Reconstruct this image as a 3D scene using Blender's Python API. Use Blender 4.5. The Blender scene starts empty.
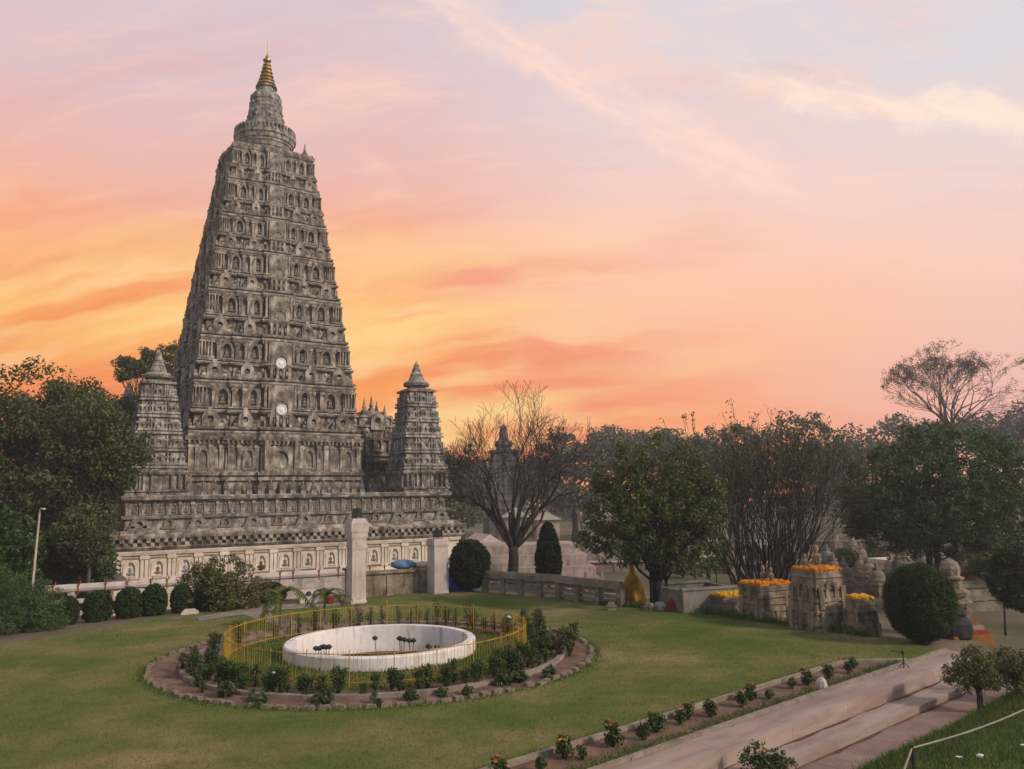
import bpy, math, random
import numpy as np
from mathutils import Matrix, Vector
random.seed(7); RNG = np.random.default_rng(7)
R = math.radians
S = bpy.context.scene
COL = S.collection

# ------------------------------------------------------------------ camera
F, YH, EYE, ROLL = 810.7, 493.97, 5.0, 0.01658
PITCH = math.atan((YH - 384.5) / F)
cam = bpy.data.cameras.new('camera'); cam.sensor_width = 36; cam.lens = 36 * F / 1024
cam.clip_start = .1; cam.clip_end = 5000
co = bpy.data.objects.new('camera', cam); COL.objects.link(co)
co.matrix_world = Matrix.Translation((0, 0, EYE)) @ Matrix.Rotation(math.pi/2 + PITCH, 4, 'X') @ Matrix.Rotation(-ROLL, 4, 'Z')
S.camera = co
S.view_settings.view_transform = 'Standard'; S.view_settings.look = 'None'
S.view_settings.exposure = 0.0; S.view_settings.gamma = 1.0; S.view_settings.use_curve_mapping = False
S.cycles.max_bounces = 6; S.cycles.diffuse_bounces = 3; S.cycles.volume_bounces = 0
S.cycles.transparent_max_bounces = 8

# ------------------------------------------------------------------ sun
SUN_DIR = Vector((0.84, -0.42, 0.60)).normalized()          # towards the sun
sl = bpy.data.lights.new('sun', 'SUN'); sl.energy = 2.9; sl.angle = R(5); sl.color = (1.0, .85, .70)
so = bpy.data.objects.new('sun', sl); COL.objects.link(so)
so.rotation_euler = SUN_DIR.to_track_quat('Z', 'Y').to_euler()

# ------------------------------------------------------------------ sky
def lin(r, g, b):
    f = lambda c: (c/255/12.92) if c <= 10 else ((c/255+.055)/1.055)**2.4
    return (f(r), f(g), f(b), 1)
W = bpy.data.worlds.new('World'); S.world = W; W.use_nodes = True
def build_world():
    nt = W.node_tree; N = nt.nodes; L = nt.links; N.clear()
    def nd(t, **k):
        n = N.new(t)
        for a, v in k.items(): setattr(n, a, v)
        return n
    def put(sock, v):
        if isinstance(v, (int, float)): sock.default_value = v
        elif isinstance(v, tuple): sock.default_value = v
        else: L.new(v, sock)
    def M(op, a, b=0., c=None, clamp=False):
        n = nd('ShaderNodeMath', operation=op); n.use_clamp = clamp
        put(n.inputs[0], a); put(n.inputs[1], b)
        if c is not None: put(n.inputs[2], c)
        return n.outputs[0]
    def sm(v, a, b):
        n = nd('ShaderNodeMapRange', interpolation_type='SMOOTHSTEP')
        put(n.inputs[0], v); n.inputs[1].default_value = a; n.inputs[2].default_value = b
        return n.outputs[0]
    def mix(f, a, b):
        n = nd('ShaderNodeMix', data_type='RGBA'); put(n.inputs[0], f); put(n.inputs[6], a); put(n.inputs[7], b)
        return n.outputs[2]
    def ramp(v, stops):
        n = nd('ShaderNodeValToRGB'); put(n.inputs[0], v); e = n.color_ramp.elements
        while len(e) < len(stops): e.new(.5)
        for i, (p, c) in enumerate(stops): e[i].position = p; e[i].color = lin(*c)
        return n.outputs[0]
    tc = nd('ShaderNodeTexCoord'); sx = nd('ShaderNodeSeparateXYZ'); L.new(tc.outputs['Generated'], sx.inputs[0])
    x, y, z = sx.outputs
    el = M('MULTIPLY', M('ARCSINE', z), 57.2958)
    az = M('MULTIPLY', M('ARCTAN2', x, y), 57.2958)
    def noise(vec, scale, detail, rough=.55, dist=0.):
        n = nd('ShaderNodeTexNoise'); L.new(vec, n.inputs['Vector'])
        n.inputs['Scale'].default_value = scale; n.inputs['Detail'].default_value = detail
        n.inputs['Roughness'].default_value = rough; n.inputs['Distortion'].default_value = dist
        return n.outputs['Fac']
    def vec(a, b, c=0.):
        n = nd('ShaderNodeCombineXYZ'); put(n.inputs[0], a); put(n.inputs[1], b); put(n.inputs[2], c); return n.outputs[0]
    wob = noise(vec(M('MULTIPLY', az, .05), M('MULTIPLY', el, .12)), 1.0, 4)
    elw = M('ADD', el, M('MULTIPLY', M('SUBTRACT', wob, .5), 7.0))
    t = M('DIVIDE', elw, 45., clamp=True)
    left = ramp(t, [(0, (246, 110, 54)), (.09, (250, 128, 50)), (.17, (254, 152, 60)), (.26, (254, 176, 94)), (.36, (250, 174, 126)), (.46, (236, 178, 162)), (.58, (220, 188, 190)), (.75, (210, 194, 202)), (1, (186, 186, 206))])
    right = ramp(t, [(0, (248, 128, 86)), (.10, (253, 156, 108)), (.22, (255, 190, 150)), (.36, (250, 200, 178)), (.50, (234, 204, 198)), (.68, (216, 208, 214)), (1, (194, 204, 220))])
    far = ramp(t, [(0, (226, 168, 158)), (.12, (242, 186, 170)), (.30, (246, 202, 184)), (.45, (232, 210, 206)), (.62, (214, 211, 218)), (1, (192, 206, 222))])
    azw = M('ADD', az, M('MULTIPLY', M('SUBTRACT', wob, .5), 8.))
    c = mix(sm(azw, -12., 12.), left, right)
    c = mix(sm(azw, 12., 34.), c, far)
    # low streaks of bright and of dark cloud in the orange part
    tilt = M('SUBTRACT', el, M('MULTIPLY', az, M('SUBTRACT', .09, M('MULTIPLY', az, .0045))))
    wx = M('MULTIPLY', M('SUBTRACT', noise(vec(M('MULTIPLY', az, .09), M('MULTIPLY', el, .16), 7.7), 1.0, 3), .5), 3.2)
    tw_ = M('ADD', tilt, wx)
    s1 = noise(vec(M('MULTIPLY', az, .040), M('MULTIPLY', tw_, .26), 3.1), 1.0, 6, .52, .12)
    s2 = noise(vec(M('MULTIPLY', az, .050), M('MULTIPLY', tw_, .34), 9.4), 1.0, 6, .54, .12)
    s4 = noise(vec(M('MULTIPLY', az, .10), M('MULTIPLY', tw_, .85), 1.9), 1.0, 6, .55, .15)
    lowm = M('MULTIPLY', M('SUBTRACT', 1., sm(el, 12.5, 21.)), M('SUBTRACT', 1., sm(az, -2., 22.)))
    c = mix(M('MULTIPLY', M('MULTIPLY', sm(s2, .42, .66), lowm), .70), c, lin(236, 104, 58))
    c = mix(M('MULTIPLY', M('MULTIPLY', sm(s1, .42, .66), lowm), .95), c, lin(255, 212, 132))
    c = mix(M('MULTIPLY', M('MULTIPLY', sm(s4, .46, .70), lowm), .6), c, lin(255, 206, 140))
    # pale pink wisps higher up
    s3 = noise(vec(M('MULTIPLY', az, .055), M('MULTIPLY', M('ADD', tw_, M('MULTIPLY', az, .12)), .22), 5.7), 1.0, 8, .62, .3)
    c = mix(M('MULTIPLY', M('MULTIPLY', sm(s2, .48, .78), sm(el, 10., 20.)), .30), c, lin(214, 160, 160))
    c = mix(M('MULTIPLY', M('MULTIPLY', sm(s3, .48, .70), sm(el, 12., 24.)), .55), c, lin(255, 208, 184))
    c = mix(M('MULTIPLY', M('MULTIPLY', sm(s4, .52, .8), sm(el, 8., 18.)), .28), c, lin(255, 214, 192))
    # one long thin band and one bright streak at the upper right
    wb = noise(vec(M('MULTIPLY', az, .22), M('MULTIPLY', el, .30), 1.7), 1.0, 8, .66, .4)
    wb = M('MULTIPLY', M('SUBTRACT', wb, .5), 5.5)
    tex = noise(vec(M('MULTIPLY', az, .16), M('MULTIPLY', M('ADD', el, M('MULTIPLY', az, .45)), .75), 4.4), 1.0, 8, .62, .3)
    def band(a0, e0, a1, e1, w0, w1, col, amt, c):
        k = (e1-e0)/(a1-a0)
        d = M('ABSOLUTE', M('ADD', M('SUBTRACT', M('SUBTRACT', el, e0), M('MULTIPLY', M('SUBTRACT', az, a0), k)), wb))
        f = M('SUBTRACT', 1., sm(d, w0, w1))
        f = M('MULTIPLY', f, M('MULTIPLY', sm(az, a0-3., a0+3.), M('SUBTRACT', 1., sm(az, a1-4., a1+5.))))
        f = M('MULTIPLY', f, M('ADD', .35, M('MULTIPLY', sm(tex, .36, .60), .65)))
        return mix(M('MULTIPLY', f, amt), c, col)
    c = band(-8., 35.5, 20., 20., .2, 2.4, lin(255, 218, 200), .75, c)
    c = band(17., 27.2, 36., 20.6, .1, 1.7, lin(255, 230, 210), .85, c)
    # rest of the vault: pale evening sky (Nishita plus thin overcast) away from the glow
    sky = nd('ShaderNodeTexSky', sky_type='NISHITA'); sky.sun_disc = False
    sky.sun_elevation = math.asin(SUN_DIR.z); sky.sun_rotation = math.atan2(SUN_DIR.x, SUN_DIR.y)
    nm = nd('ShaderNodeMix', data_type='RGBA', blend_type='MULTIPLY'); nm.inputs[0].default_value = 1
    L.new(sky.outputs[0], nm.inputs[6]); nm.inputs[7].default_value = (.05, .05, .05, 1)
    ad = nd('ShaderNodeMix', data_type='RGBA', blend_type='ADD'); ad.inputs[0].default_value = 1
    L.new(nm.outputs[2], ad.inputs[6]); ad.inputs[7].default_value = (.31, .305, .315, 1)
    fac = M('MAXIMUM', sm(M('ABSOLUTE', az), 55., 110.), sm(el, 42., 65.))
    c = mix(fac, c, ad.outputs[2])
    bg = nd('ShaderNodeBackground'); L.new(c, bg.inputs[0]); bg.inputs[1].default_value = 1.1
    out = nd('ShaderNodeOutputWorld'); L.new(bg.outputs[0], out.inputs[0])
build_world()

# ------------------------------------------------------------------ helpers
CP, SP, CR, SR = math.cos(PITCH), math.sin(PITCH), math.cos(ROLL), math.sin(ROLL)
def ray(px, py):
    a, b = px-512, 384.5-py
    r, u = a*CR + b*SR, -a*SR + b*CR
    return r, F*CP - u*SP, u*CP + F*SP
def atz(px, py, z=0.):
    r, f, u = ray(px, py); t = (z-EYE)/u
    return Vector((r*t, f*t, z))
def aty(px, py, Y):
    r, f, u = ray(px, py); t = Y/f
    return Vector((r*t, Y, EYE + u*t))
def ppm(Y): return F / Y                       # rough pixels per metre at a depth

class MB:
    def __init__(s): s.v = []; s.f = []; s.M = None
    def add(s, vs, fs):
        o = len(s.v)
        if s.M is not None: vs = [tuple(s.M @ Vector(p)) for p in vs]
        s.v += [tuple(p) for p in vs]; s.f += [tuple(i+o for i in q) for q in fs]
    def box(s, x0, x1, y0, y1, z0, z1, tx=0, ty=0):      # tx, ty: inset of the top face
        s.add([(x0,y0,z0),(x1,y0,z0),(x1,y1,z0),(x0,y1,z0),(x0+tx,y0+ty,z1),(x1-tx,y0+ty,z1),(x1-tx,y1-ty,z1),(x0+tx,y1-ty,z1)],
              [(3,2,1,0),(4,5,6,7),(0,1,5,4),(1,2,6,5),(2,3,7,6),(3,0,4,7)])
    def loft(s, rings, cap=True, closed=True):
        n = len(rings[0]); vs = [p for r in rings for p in r]; fs = []
        for k in range(len(rings)-1):
            for i in range(n if closed else n-1):
                j = (i+1) % n
                fs.append((k*n+i, k*n+j, (k+1)*n+j, (k+1)*n+i))
        if cap:
            fs.append(tuple(range(n-1, -1, -1))); fs.append(tuple((len(rings)-1)*n+i for i in range(n)))
        s.add(vs, fs)
    def lathe(s, prof, n=16, c=(0,0), lobes=0, amp=0.):   # prof: (radius, z)
        rings = []
        for r, z in prof:
            rg = []
            for i in range(n):
                a = 2*math.pi*i/n
                q = r*(1 + amp*math.cos(lobes*a)) if lobes else r
                rg.append((c[0]+q*math.cos(a), c[1]+q*math.sin(a), z))
            rings.append(rg)
        s.loft(rings)
    def tube(s, pts, rad, n=5):
        pts = [Vector(p) for p in pts]; rings = []
        for i, p in enumerate(pts):
            d = (pts[min(i+1, len(pts)-1)] - pts[max(i-1, 0)])
            if d.length < 1e-6: d = Vector((0,0,1))
            d.normalize(); a = d.orthogonal().normalized() if abs(d.z) > .99 else d.cross(Vector((0,0,1))).normalized()
            b = d.cross(a); r = rad[i] if hasattr(rad, '__len__') else rad
            rings.append([tuple(p + a*r*math.cos(2*math.pi*k/n) + b*r*math.sin(2*math.pi*k/n)) for k in range(n)])
        s.loft(rings)
    def poly(s, pts): s.add(pts, [tuple(range(len(pts)))])
    def slab(s, pts, z0, z1):
        s.loft([[(p[0],p[1],z0) for p in pts], [(p[0],p[1],z1) for p in pts]])
    def ell(s, c, r, nu=12, nv=8, jit=0., seed=0):
        rg = random.Random(seed); rings = []
        for k in range(nv+1):
            th = math.pi*k/nv; rr = max(math.sin(th), .02)
            rings.append([(c[0]+r[0]*rr*math.cos(2*math.pi*i/nu)*(1+jit*rg.uniform(-1,1)), c[1]+r[1]*rr*math.sin(2*math.pi*i/nu)*(1+jit*rg.uniform(-1,1)), c[2]-r[2]*math.cos(th)*(1+jit*rg.uniform(-.5,.5))) for i in range(nu)])
        s.loft(rings)
    def mesh(s, name, mat, smooth=False):
        m = bpy.data.meshes.new(name); m.from_pydata(s.v, [], s.f); m.materials.append(mat)
        if smooth: m.polygons.foreach_set('use_smooth', [True]*len(m.polygons))
        m.update(); return m
    def build(s, name, mat, parent=None, smooth=False):
        return link(name, s.mesh(name, mat, smooth), parent)
def link(name, mesh, parent=None, loc=None, rz=0., sc=None):
    o = bpy.data.objects.new(name, mesh); COL.objects.link(o); o.parent = parent
    if loc is not None: o.location = loc
    if rz: o.rotation_euler.z = rz
    if sc is not None: o.scale = (sc, sc, sc) if isinstance(sc, (int, float)) else sc
    return o
def tag(o, label=None, cat=None, group=None, kind=None):
    if label: o['label'] = label
    if cat: o['category'] = cat
    if group: o['group'] = group
    if kind: o['kind'] = kind
    return o
def empty(name, loc, label, cat, group=None, rz=0., sc=None):
    return tag(link(name, None, None, loc, rz, sc), label, cat, group)
def copy_tree(o, parent=None):
    c = o.copy(); COL.objects.link(c)
    if parent: c.parent = parent
    for ch in list(o.children): copy_tree(ch, c)
    return c

# ------------------------------------------------------------------ materials
def material(name, stops, scale=1., stretch=(1,1,1), rough=.85, bump=0., bscale=None, detail=6, extra=None, island=0., trans=0., spec=.3, metal=0., coords='Object'):
    m = bpy.data.materials.new(name); m.use_nodes = True
    nt = m.node_tree; N = nt.nodes; L = nt.links; b = N['Principled BSDF']
    tc = N.new('ShaderNodeTexCoord'); mp = N.new('ShaderNodeMapping'); mp.inputs['Scale'].default_value = stretch
    L.new(tc.outputs[coords], mp.inputs[0])
    n1 = N.new('ShaderNodeTexNoise'); n1.inputs['Scale'].default_value = scale; n1.inputs['Detail'].default_value = detail
    n1.inputs['Roughness'].default_value = .6
    L.new(mp.outputs[0], n1.inputs['Vector'])
    v = n1.outputs['Fac']
    if island:
        g = N.new('ShaderNodeNewGeometry'); a = N.new('ShaderNodeMix'); a.data_type = 'FLOAT'; a.inputs[0].default_value = island
        L.new(v, a.inputs[2]); L.new(g.outputs['Random Per Island'], a.inputs[3]); v = a.outputs[0]
    r = N.new('ShaderNodeValToRGB'); e = r.color_ramp.elements
    while len(e) < len(stops): e.new(.5)
    for i, (p, c) in enumerate(stops): e[i].position = p; e[i].color = (*c, 1)
    L.new(v, r.inputs[0]); col = r.outputs[0]
    if extra:                                   # second, finer tone: (scale, dark colour, lo, hi, amount, stretch)
        es, ec, lo, hi, am, est = extra
        mp2 = N.new('ShaderNodeMapping'); mp2.inputs['Scale'].default_value = est; L.new(tc.outputs[coords], mp2.inputs[0])
        n2 = N.new('ShaderNodeTexNoise'); n2.inputs['Scale'].default_value = es; n2.inputs['Detail'].default_value = 6; n2.inputs['Roughness'].default_value = .65
        L.new(mp2.outputs[0], n2.inputs['Vector'])
        mr = N.new('ShaderNodeMapRange'); mr.inputs[1].default_value = lo; mr.inputs[2].default_value = hi; mr.inputs[4].default_value = am
        L.new(n2.outputs['Fac'], mr.inputs[0])
        mx = N.new('ShaderNodeMix'); mx.data_type = 'RGBA'; L.new(mr.outputs[0], mx.inputs[0]); L.new(col, mx.inputs[6]); mx.inputs[7].default_value = (*ec, 1)
        col = mx.outputs[2]
    L.new(col, b.inputs['Base Color'])
    b.inputs['Roughness'].default_value = rough; b.inputs['Metallic'].default_value = metal
    b.inputs['Specular IOR Level'].default_value = spec
    if bump:
        n3 = N.new('ShaderNodeTexNoise'); n3.inputs['Scale'].default_value = bscale or scale*6; n3.inputs['Detail'].default_value = 5
        L.new(mp.outputs[0], n3.inputs['Vector'])
        bp = N.new('ShaderNodeBump'); bp.inputs['Strength'].default_value = bump; bp.inputs['Distance'].default_value = .05
        L.new(n3.outputs['Fac'], bp.inputs['Height']); L.new(bp.outputs[0], b.inputs['Normal'])
    if trans:
        out = [n for n in N if n.type == 'OUTPUT_MATERIAL'][0]
        t = N.new('ShaderNodeBsdfTranslucent'); L.new(col, t.inputs[0]); ms = N.new('ShaderNodeMixShader'); ms.inputs[0].default_value = trans
        L.new(b.outputs[0], ms.inputs[1]); L.new(t.outputs[0], ms.inputs[2]); L.new(ms.outputs[0], out.inputs[0])
    return m
def leafmat(name, dark, mid, light, trans=.25):
    return material(name, [(.25, dark), (.5, mid), (.75, light)], scale=.35, island=.45, rough=.55, trans=trans, spec=.25)

STONE = material('weathered_stone', [(.32, (.068,.053,.043)), (.44, (.17,.135,.105)), (.54, (.315,.268,.218)), (.67, (.52,.46,.39))], scale=1.7, detail=10, stretch=(1,1,.8), rough=.95, bump=.9, bscale=7,
                 extra=(1.9, (.06,.053,.048), .49, .64, .75, (1.5,1.5,.3)), island=.12)
STONE_GREY = material('grey_lichen_stone', [(.32, (.066,.058,.052)), (.44, (.165,.145,.125)), (.56, (.31,.275,.24)), (.68, (.52,.47,.415))], scale=1.9, detail=10, rough=.95, bump=.9, bscale=8,
                 extra=(2.2, (.06,.055,.05), .49, .64, .75, (1.5,1.5,.3)), island=.12)
PALE_STONE = material('paler_worn_stone', [(.3, (.15,.125,.10)), (.48, (.28,.235,.195)), (.66, (.46,.40,.34))], scale=1.5, rough=.95, bump=.6, bscale=8,
                 extra=(1.4, (.09,.078,.068), .46, .62, .8, (1.2,1.2,.6)))
LIMEWASH = material('limewashed_stone', [(.3, (.42,.33,.26)), (.5, (.60,.51,.42)), (.7, (.72,.65,.56))], scale=.7, rough=.9, bump=.3, bscale=8,
                 extra=(1.5, (.22,.16,.12), .54, .74, .7, (1.2,1.2,.3)))
DARK_STONE = material('sooty_stone', [(.3, (.06,.052,.048)), (.55, (.11,.095,.085)), (.75, (.18,.155,.135))], scale=1.2, rough=.95, bump=.4)
TAN_STONE = material('tan_sandstone', [(.3, (.135,.10,.07)), (.5, (.24,.185,.13)), (.72, (.38,.31,.23))], scale=1.6, rough=.95, bump=.8, bscale=10,
                 extra=(2.2, (.06,.046,.036), .46, .64, .85, (1.2,1.2,.45)))
BROWN_STONE = material('brown_votive_stone', [(.3, (.11,.085,.065)), (.5, (.19,.15,.115)), (.72, (.30,.24,.185))], scale=1.3, rough=.95, bump=.45, bscale=12)
PINK_MARBLE = material('pink_marble', [(.28, (.19,.125,.10)), (.5, (.295,.215,.18)), (.72, (.40,.315,.27))], scale=.9, rough=.6, bump=.15,
                 extra=(1.6, (.15,.095,.075), .48, .70, .6, (1,1,1)), island=.10)
for _n in PINK_MARBLE.node_tree.nodes:
    if _n.type == 'MAPPING': _n.vector_type = 'TEXTURE'; _n.inputs['Rotation'].default_value = (0, 0, R(41.4)); _n.inputs['Scale'].default_value = (3.2, .7, .5)
WHITE_MARBLE = material('white_marble', [(.3, (.62,.57,.55)), (.55, (.74,.70,.68)), (.75, (.80,.78,.76))], scale=1.5, rough=.4, bump=.05)
WHITE_PAINT = material('dull_white_paint', [(.3, (.40,.325,.295)), (.55, (.52,.44,.40)), (.75, (.62,.545,.505))], scale=1.1, rough=.75, bump=.15,
                 extra=(1.6, (.25,.18,.15), .50, .72, .65, (1.5,1.5,.35)))
PALE_CONCRETE = material('pale_concrete', [(.3, (.36,.31,.27)), (.6, (.50,.45,.40)), (.8, (.58,.53,.48))], scale=1.5, rough=.9, bump=.3)
GREY_CONCRETE = material('grey_concrete', [(.3, (.13,.115,.10)), (.55, (.20,.18,.16)), (.8, (.28,.255,.23))], scale=1.6, rough=.92, bump=.3, extra=(2.5, (.07,.06,.055), .52, .7, .6, (1,1,.4)))
STEP_DARK = material('dark_brown_strip', [(.3, (.06,.035,.025)), (.6, (.11,.065,.045)), (.8, (.17,.11,.08))], scale=3, rough=1)
PAVING = material('worn_red_paving', [(.3, (.14,.088,.07)), (.5, (.21,.14,.115)), (.72, (.30,.21,.175))], scale=.9, rough=.85, bump=.25, bscale=6)
GOLD = material('gilded_metal', [(.35, (.24,.16,.06)), (.6, (.40,.28,.12)), (.8, (.52,.38,.18))], scale=2, rough=.42, metal=.6)
BLACK = material('black_metal', [(.3, (.012,.012,.013)), (.7, (.03,.03,.03))], scale=3, rough=.5)
YELLOW = material('yellow_painted_iron', [(.3, (.26,.15,.015)), (.55, (.42,.26,.025)), (.8, (.50,.33,.04))], scale=2, rough=.6)
MARIGOLD = material('marigold_heads', [(.3, (.42,.11,.008)), (.55, (.62,.21,.012)), (.8, (.70,.33,.02))], scale=6, rough=.9, bump=.9, bscale=30, island=.3)
MARIGOLD_Y = material('yellow_marigold_heads', [(.3, (.50,.22,.008)), (.55, (.66,.34,.015)), (.8, (.72,.44,.03))], scale=6, rough=.9, bump=.9, bscale=30, island=.3)
SAFFRON = material('saffron_cloth', [(.3, (.22,.105,.008)), (.6, (.38,.20,.012)), (.8, (.48,.27,.025))], scale=1.5, rough=.9, bump=.3)
RED_CLOTH = material('red_cloth', [(.3, (.12,.014,.01)), (.6, (.21,.024,.017)), (.8, (.28,.04,.025))], scale=2, rough=.9, bump=.3)
BLUE = material('blue_tarpaulin', [(.3, (.015,.03,.30)), (.6, (.02,.05,.48)), (.8, (.04,.09,.58))], scale=1.2, rough=.5, bump=.5, bscale=4)
BLUE_PALE = material('pale_blue_sheet', [(.3, (.08,.16,.26)), (.6, (.14,.25,.38)), (.8, (.22,.34,.46))], scale=2.2, rough=.6, bump=.5)
SLATE = material('blue_grey_paint', [(.3, (.14,.155,.17)), (.6, (.22,.24,.255)), (.8, (.32,.33,.34))], scale=3, rough=.8)
ORANGE_RED = material('orange_red_cloth', [(.3, (.17,.05,.025)), (.6, (.28,.085,.04)), (.8, (.35,.12,.06))], scale=2, rough=.9)
BARK = material('brown_bark', [(.3, (.022,.017,.013)), (.55, (.045,.036,.029)), (.8, (.085,.068,.055))], scale=2.5, stretch=(1,1,.3), rough=.95, bump=.6)
BARK_GREY = material('grey_bark', [(.3, (.055,.045,.04)), (.55, (.10,.083,.072)), (.8, (.16,.135,.12))], scale=2.5, stretch=(1,1,.3), rough=.95, bump=.6)
SOIL = material('flower_bed_soil', [(.3, (.09,.052,.034)), (.5, (.15,.09,.06)), (.75, (.235,.15,.105))], scale=1.6, rough=1, bump=.9, bscale=14)
LAWN = material('mown_lawn', [(.34, (.075,.118,.022)), (.47, (.118,.145,.034)), (.57, (.20,.170,.070)), (.67, (.290,.215,.118))], scale=.22, rough=1, bump=.7, bscale=55, spec=.1, detail=8,
                 extra=(1.3, (.070,.098,.020), .48, .74, .7, (1,1,1)))
GRASS = material('grass_blades', [(.25, (.075,.11,.024)), (.5, (.155,.155,.046)), (.8, (.29,.23,.105))], scale=.22, island=.5, rough=.8, trans=.3)
LUSH = material('lush_grass_blades', [(.25, (.035,.08,.012)), (.5, (.075,.13,.022)), (.8, (.14,.18,.045))], scale=.5, island=.5, rough=.8, trans=.3)
EARTH = material('dusty_earth', [(.30, (.045,.06,.018)), (.46, (.07,.072,.03)), (.56, (.13,.10,.065)), (.75, (.20,.155,.115))], scale=.09, rough=1, bump=.4, bscale=3, extra=(.8, (.10,.075,.05), .45, .7, .6, (1,1,1)))
L_DARK = leafmat('dark_broad_leaves', (.018,.038,.009), (.04,.075,.017), (.095,.145,.034))
L_MID = leafmat('mid_green_leaves', (.030,.048,.013), (.064,.088,.025), (.135,.15,.05))
L_OLIVE = leafmat('olive_leaves', (.034,.046,.014), (.074,.086,.028), (.14,.145,.055))
L_BRONZE = leafmat('bronze_tipped_leaves', (.05,.058,.014), (.105,.108,.028), (.20,.15,.055))
L_FINE = leafmat('fine_feathery_leaves', (.035,.07,.018), (.07,.125,.034), (.12,.18,.055))
L_HEDGE = leafmat('clipped_hedge_leaves', (.012,.027,.007), (.028,.055,.013), (.06,.095,.025))
L_YEW = leafmat('conifer_sprays', (.007,.014,.006), (.014,.026,.010), (.03,.046,.016))
L_FAR_HAZED = leafmat('haze_tinted_far_leaves', (.075,.085,.05), (.12,.128,.08), (.18,.18,.12))  # distance haze painted into the leaf colour: paler and greyer
L_DRY = leafmat('dry_twig_leaves', (.07,.05,.035), (.12,.085,.06), (.18,.13,.09))
L_PALM = leafmat('palm_fronds', (.04,.06,.012), (.09,.115,.022), (.17,.18,.04), .35)
PETAL_R = material('red_petals', [(.3, (.30,.01,.025)), (.7, (.5,.03,.05))], scale=5, rough=.8)
PETAL_O = material('orange_petals', [(.3, (.28,.045,.02)), (.7, (.48,.12,.03))], scale=5, rough=.8, island=.4)
PETAL_W = material('white_petals', [(.3, (.65,.62,.58)), (.7, (.8,.78,.76))], scale=5, rough=.8)

# ------------------------------------------------------------------ terrain
LAWN_PTS = [(-34,9), (-26,21), (-21.5,26.4), (-18.3,29.6), (-16.4,33.3), (-14.7,36.2), (-12.3,38.7), (-9.8,39.9), (-7.4,41.0), (-5.2,43.4), (-3.6,44.2), (-1.8,43.6), (.7,40.6), (3.8,37.4), (6.0,36.2), (7.9,34.6), (9.3,32.7), (10.5,30.8), (12.2,28.3), (13.15,26.2)]
UO = Vector((1.49, 15.61, 0)); UD = Vector((.7498, .6616, 0)); VD = Vector((.6616, -.7498, 0))
def uv(u, v, z=0.): p = UO + UD*u + VD*v; return (p.x, p.y, z)
def touv(x, y): return (x-UO.x)*UD.x + (y-UO.y)*UD.y, (x-UO.x)*VD.x + (y-UO.y)*VD.y
LAWN_POLY = LAWN_PTS + [uv(15.4, 0)[:2], uv(-22, 0)[:2]]
_LP = np.array(LAWN_POLY)
def lawn_dist(x, y):                                    # 0 inside, else distance to the lawn
    x = np.asarray(x, float); y = np.asarray(y, float)
    d = np.full(x.shape, 1e9); ins = np.zeros(x.shape, bool)
    for i in range(len(_LP)):
        a, b = _LP[i], _LP[(i+1) % len(_LP)]
        e = b-a; t = np.clip(((x-a[0])*e[0]+(y-a[1])*e[1])/(e@e), 0, 1)
        d = np.minimum(d, np.hypot(x-a[0]-t*e[0], y-a[1]-t*e[1]))
        c = (a[1] > y) != (b[1] > y)
        xi = a[0] + (y-a[1])/((b[1]-a[1]) if b[1] != a[1] else 1e-9)*(b[0]-a[0])
        ins ^= c & (x < xi)
    return np.where(ins, 0, d)
def terrain(x, y):
    x = np.asarray(x, float); y = np.asarray(y, float)
    d = lawn_dist(x, y)
    s = np.clip((d-.6)/22, 0, 1); h = -.06 - 2.7*(s*s*(3-2*s))
    u = (x-UO.x)*UD.x + (y-UO.y)*UD.y; v = (x-UO.x)*VD.x + (y-UO.y)*VD.y
    w = np.clip((v+.05)/.3, 0, 1) * np.clip((24-u)/6, 0, 1)
    h = h*(1-w) + w*np.minimum(h, -.75)
    return np.where(np.hypot(x+4.4, y-27.25) < 3.4, -1.6, h)
def tz(x, y): return float(terrain(np.array([x]), np.array([y]))[0])
def build_ground():
    xs = np.concatenate([np.linspace(-255,-110,8), np.linspace(-100,-36,17), np.linspace(-34,34,120), np.linspace(36,100,17), np.linspace(110,255,8)])
    ys = np.concatenate([np.linspace(-35,-15,4), np.linspace(-10,6,8), np.linspace(7,62,96), np.linspace(64,130,24), np.linspace(145,295,8)])
    X, Y = np.meshgrid(xs, ys); Z = terrain(X.ravel(), Y.ravel())
    b = MB(); b.v = list(zip(X.ravel().tolist(), Y.ravel().tolist(), Z.tolist())); n = len(xs)
    b.f = [(j*n+i, j*n+i+1, (j+1)*n+i+1, (j+1)*n+i) for j in range(len(ys)-1) for i in range(n-1)]
    tag(b.build('ground', EARTH, None, True), kind='structure')
build_ground()
def flat(name, pts, z, mat, kind='structure'):
    b = MB(); b.poly([(p[0], p[1], z) for p in pts]); return tag(b.build(name, mat), kind=kind)
BC = (-4.4, 27.25)
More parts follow.
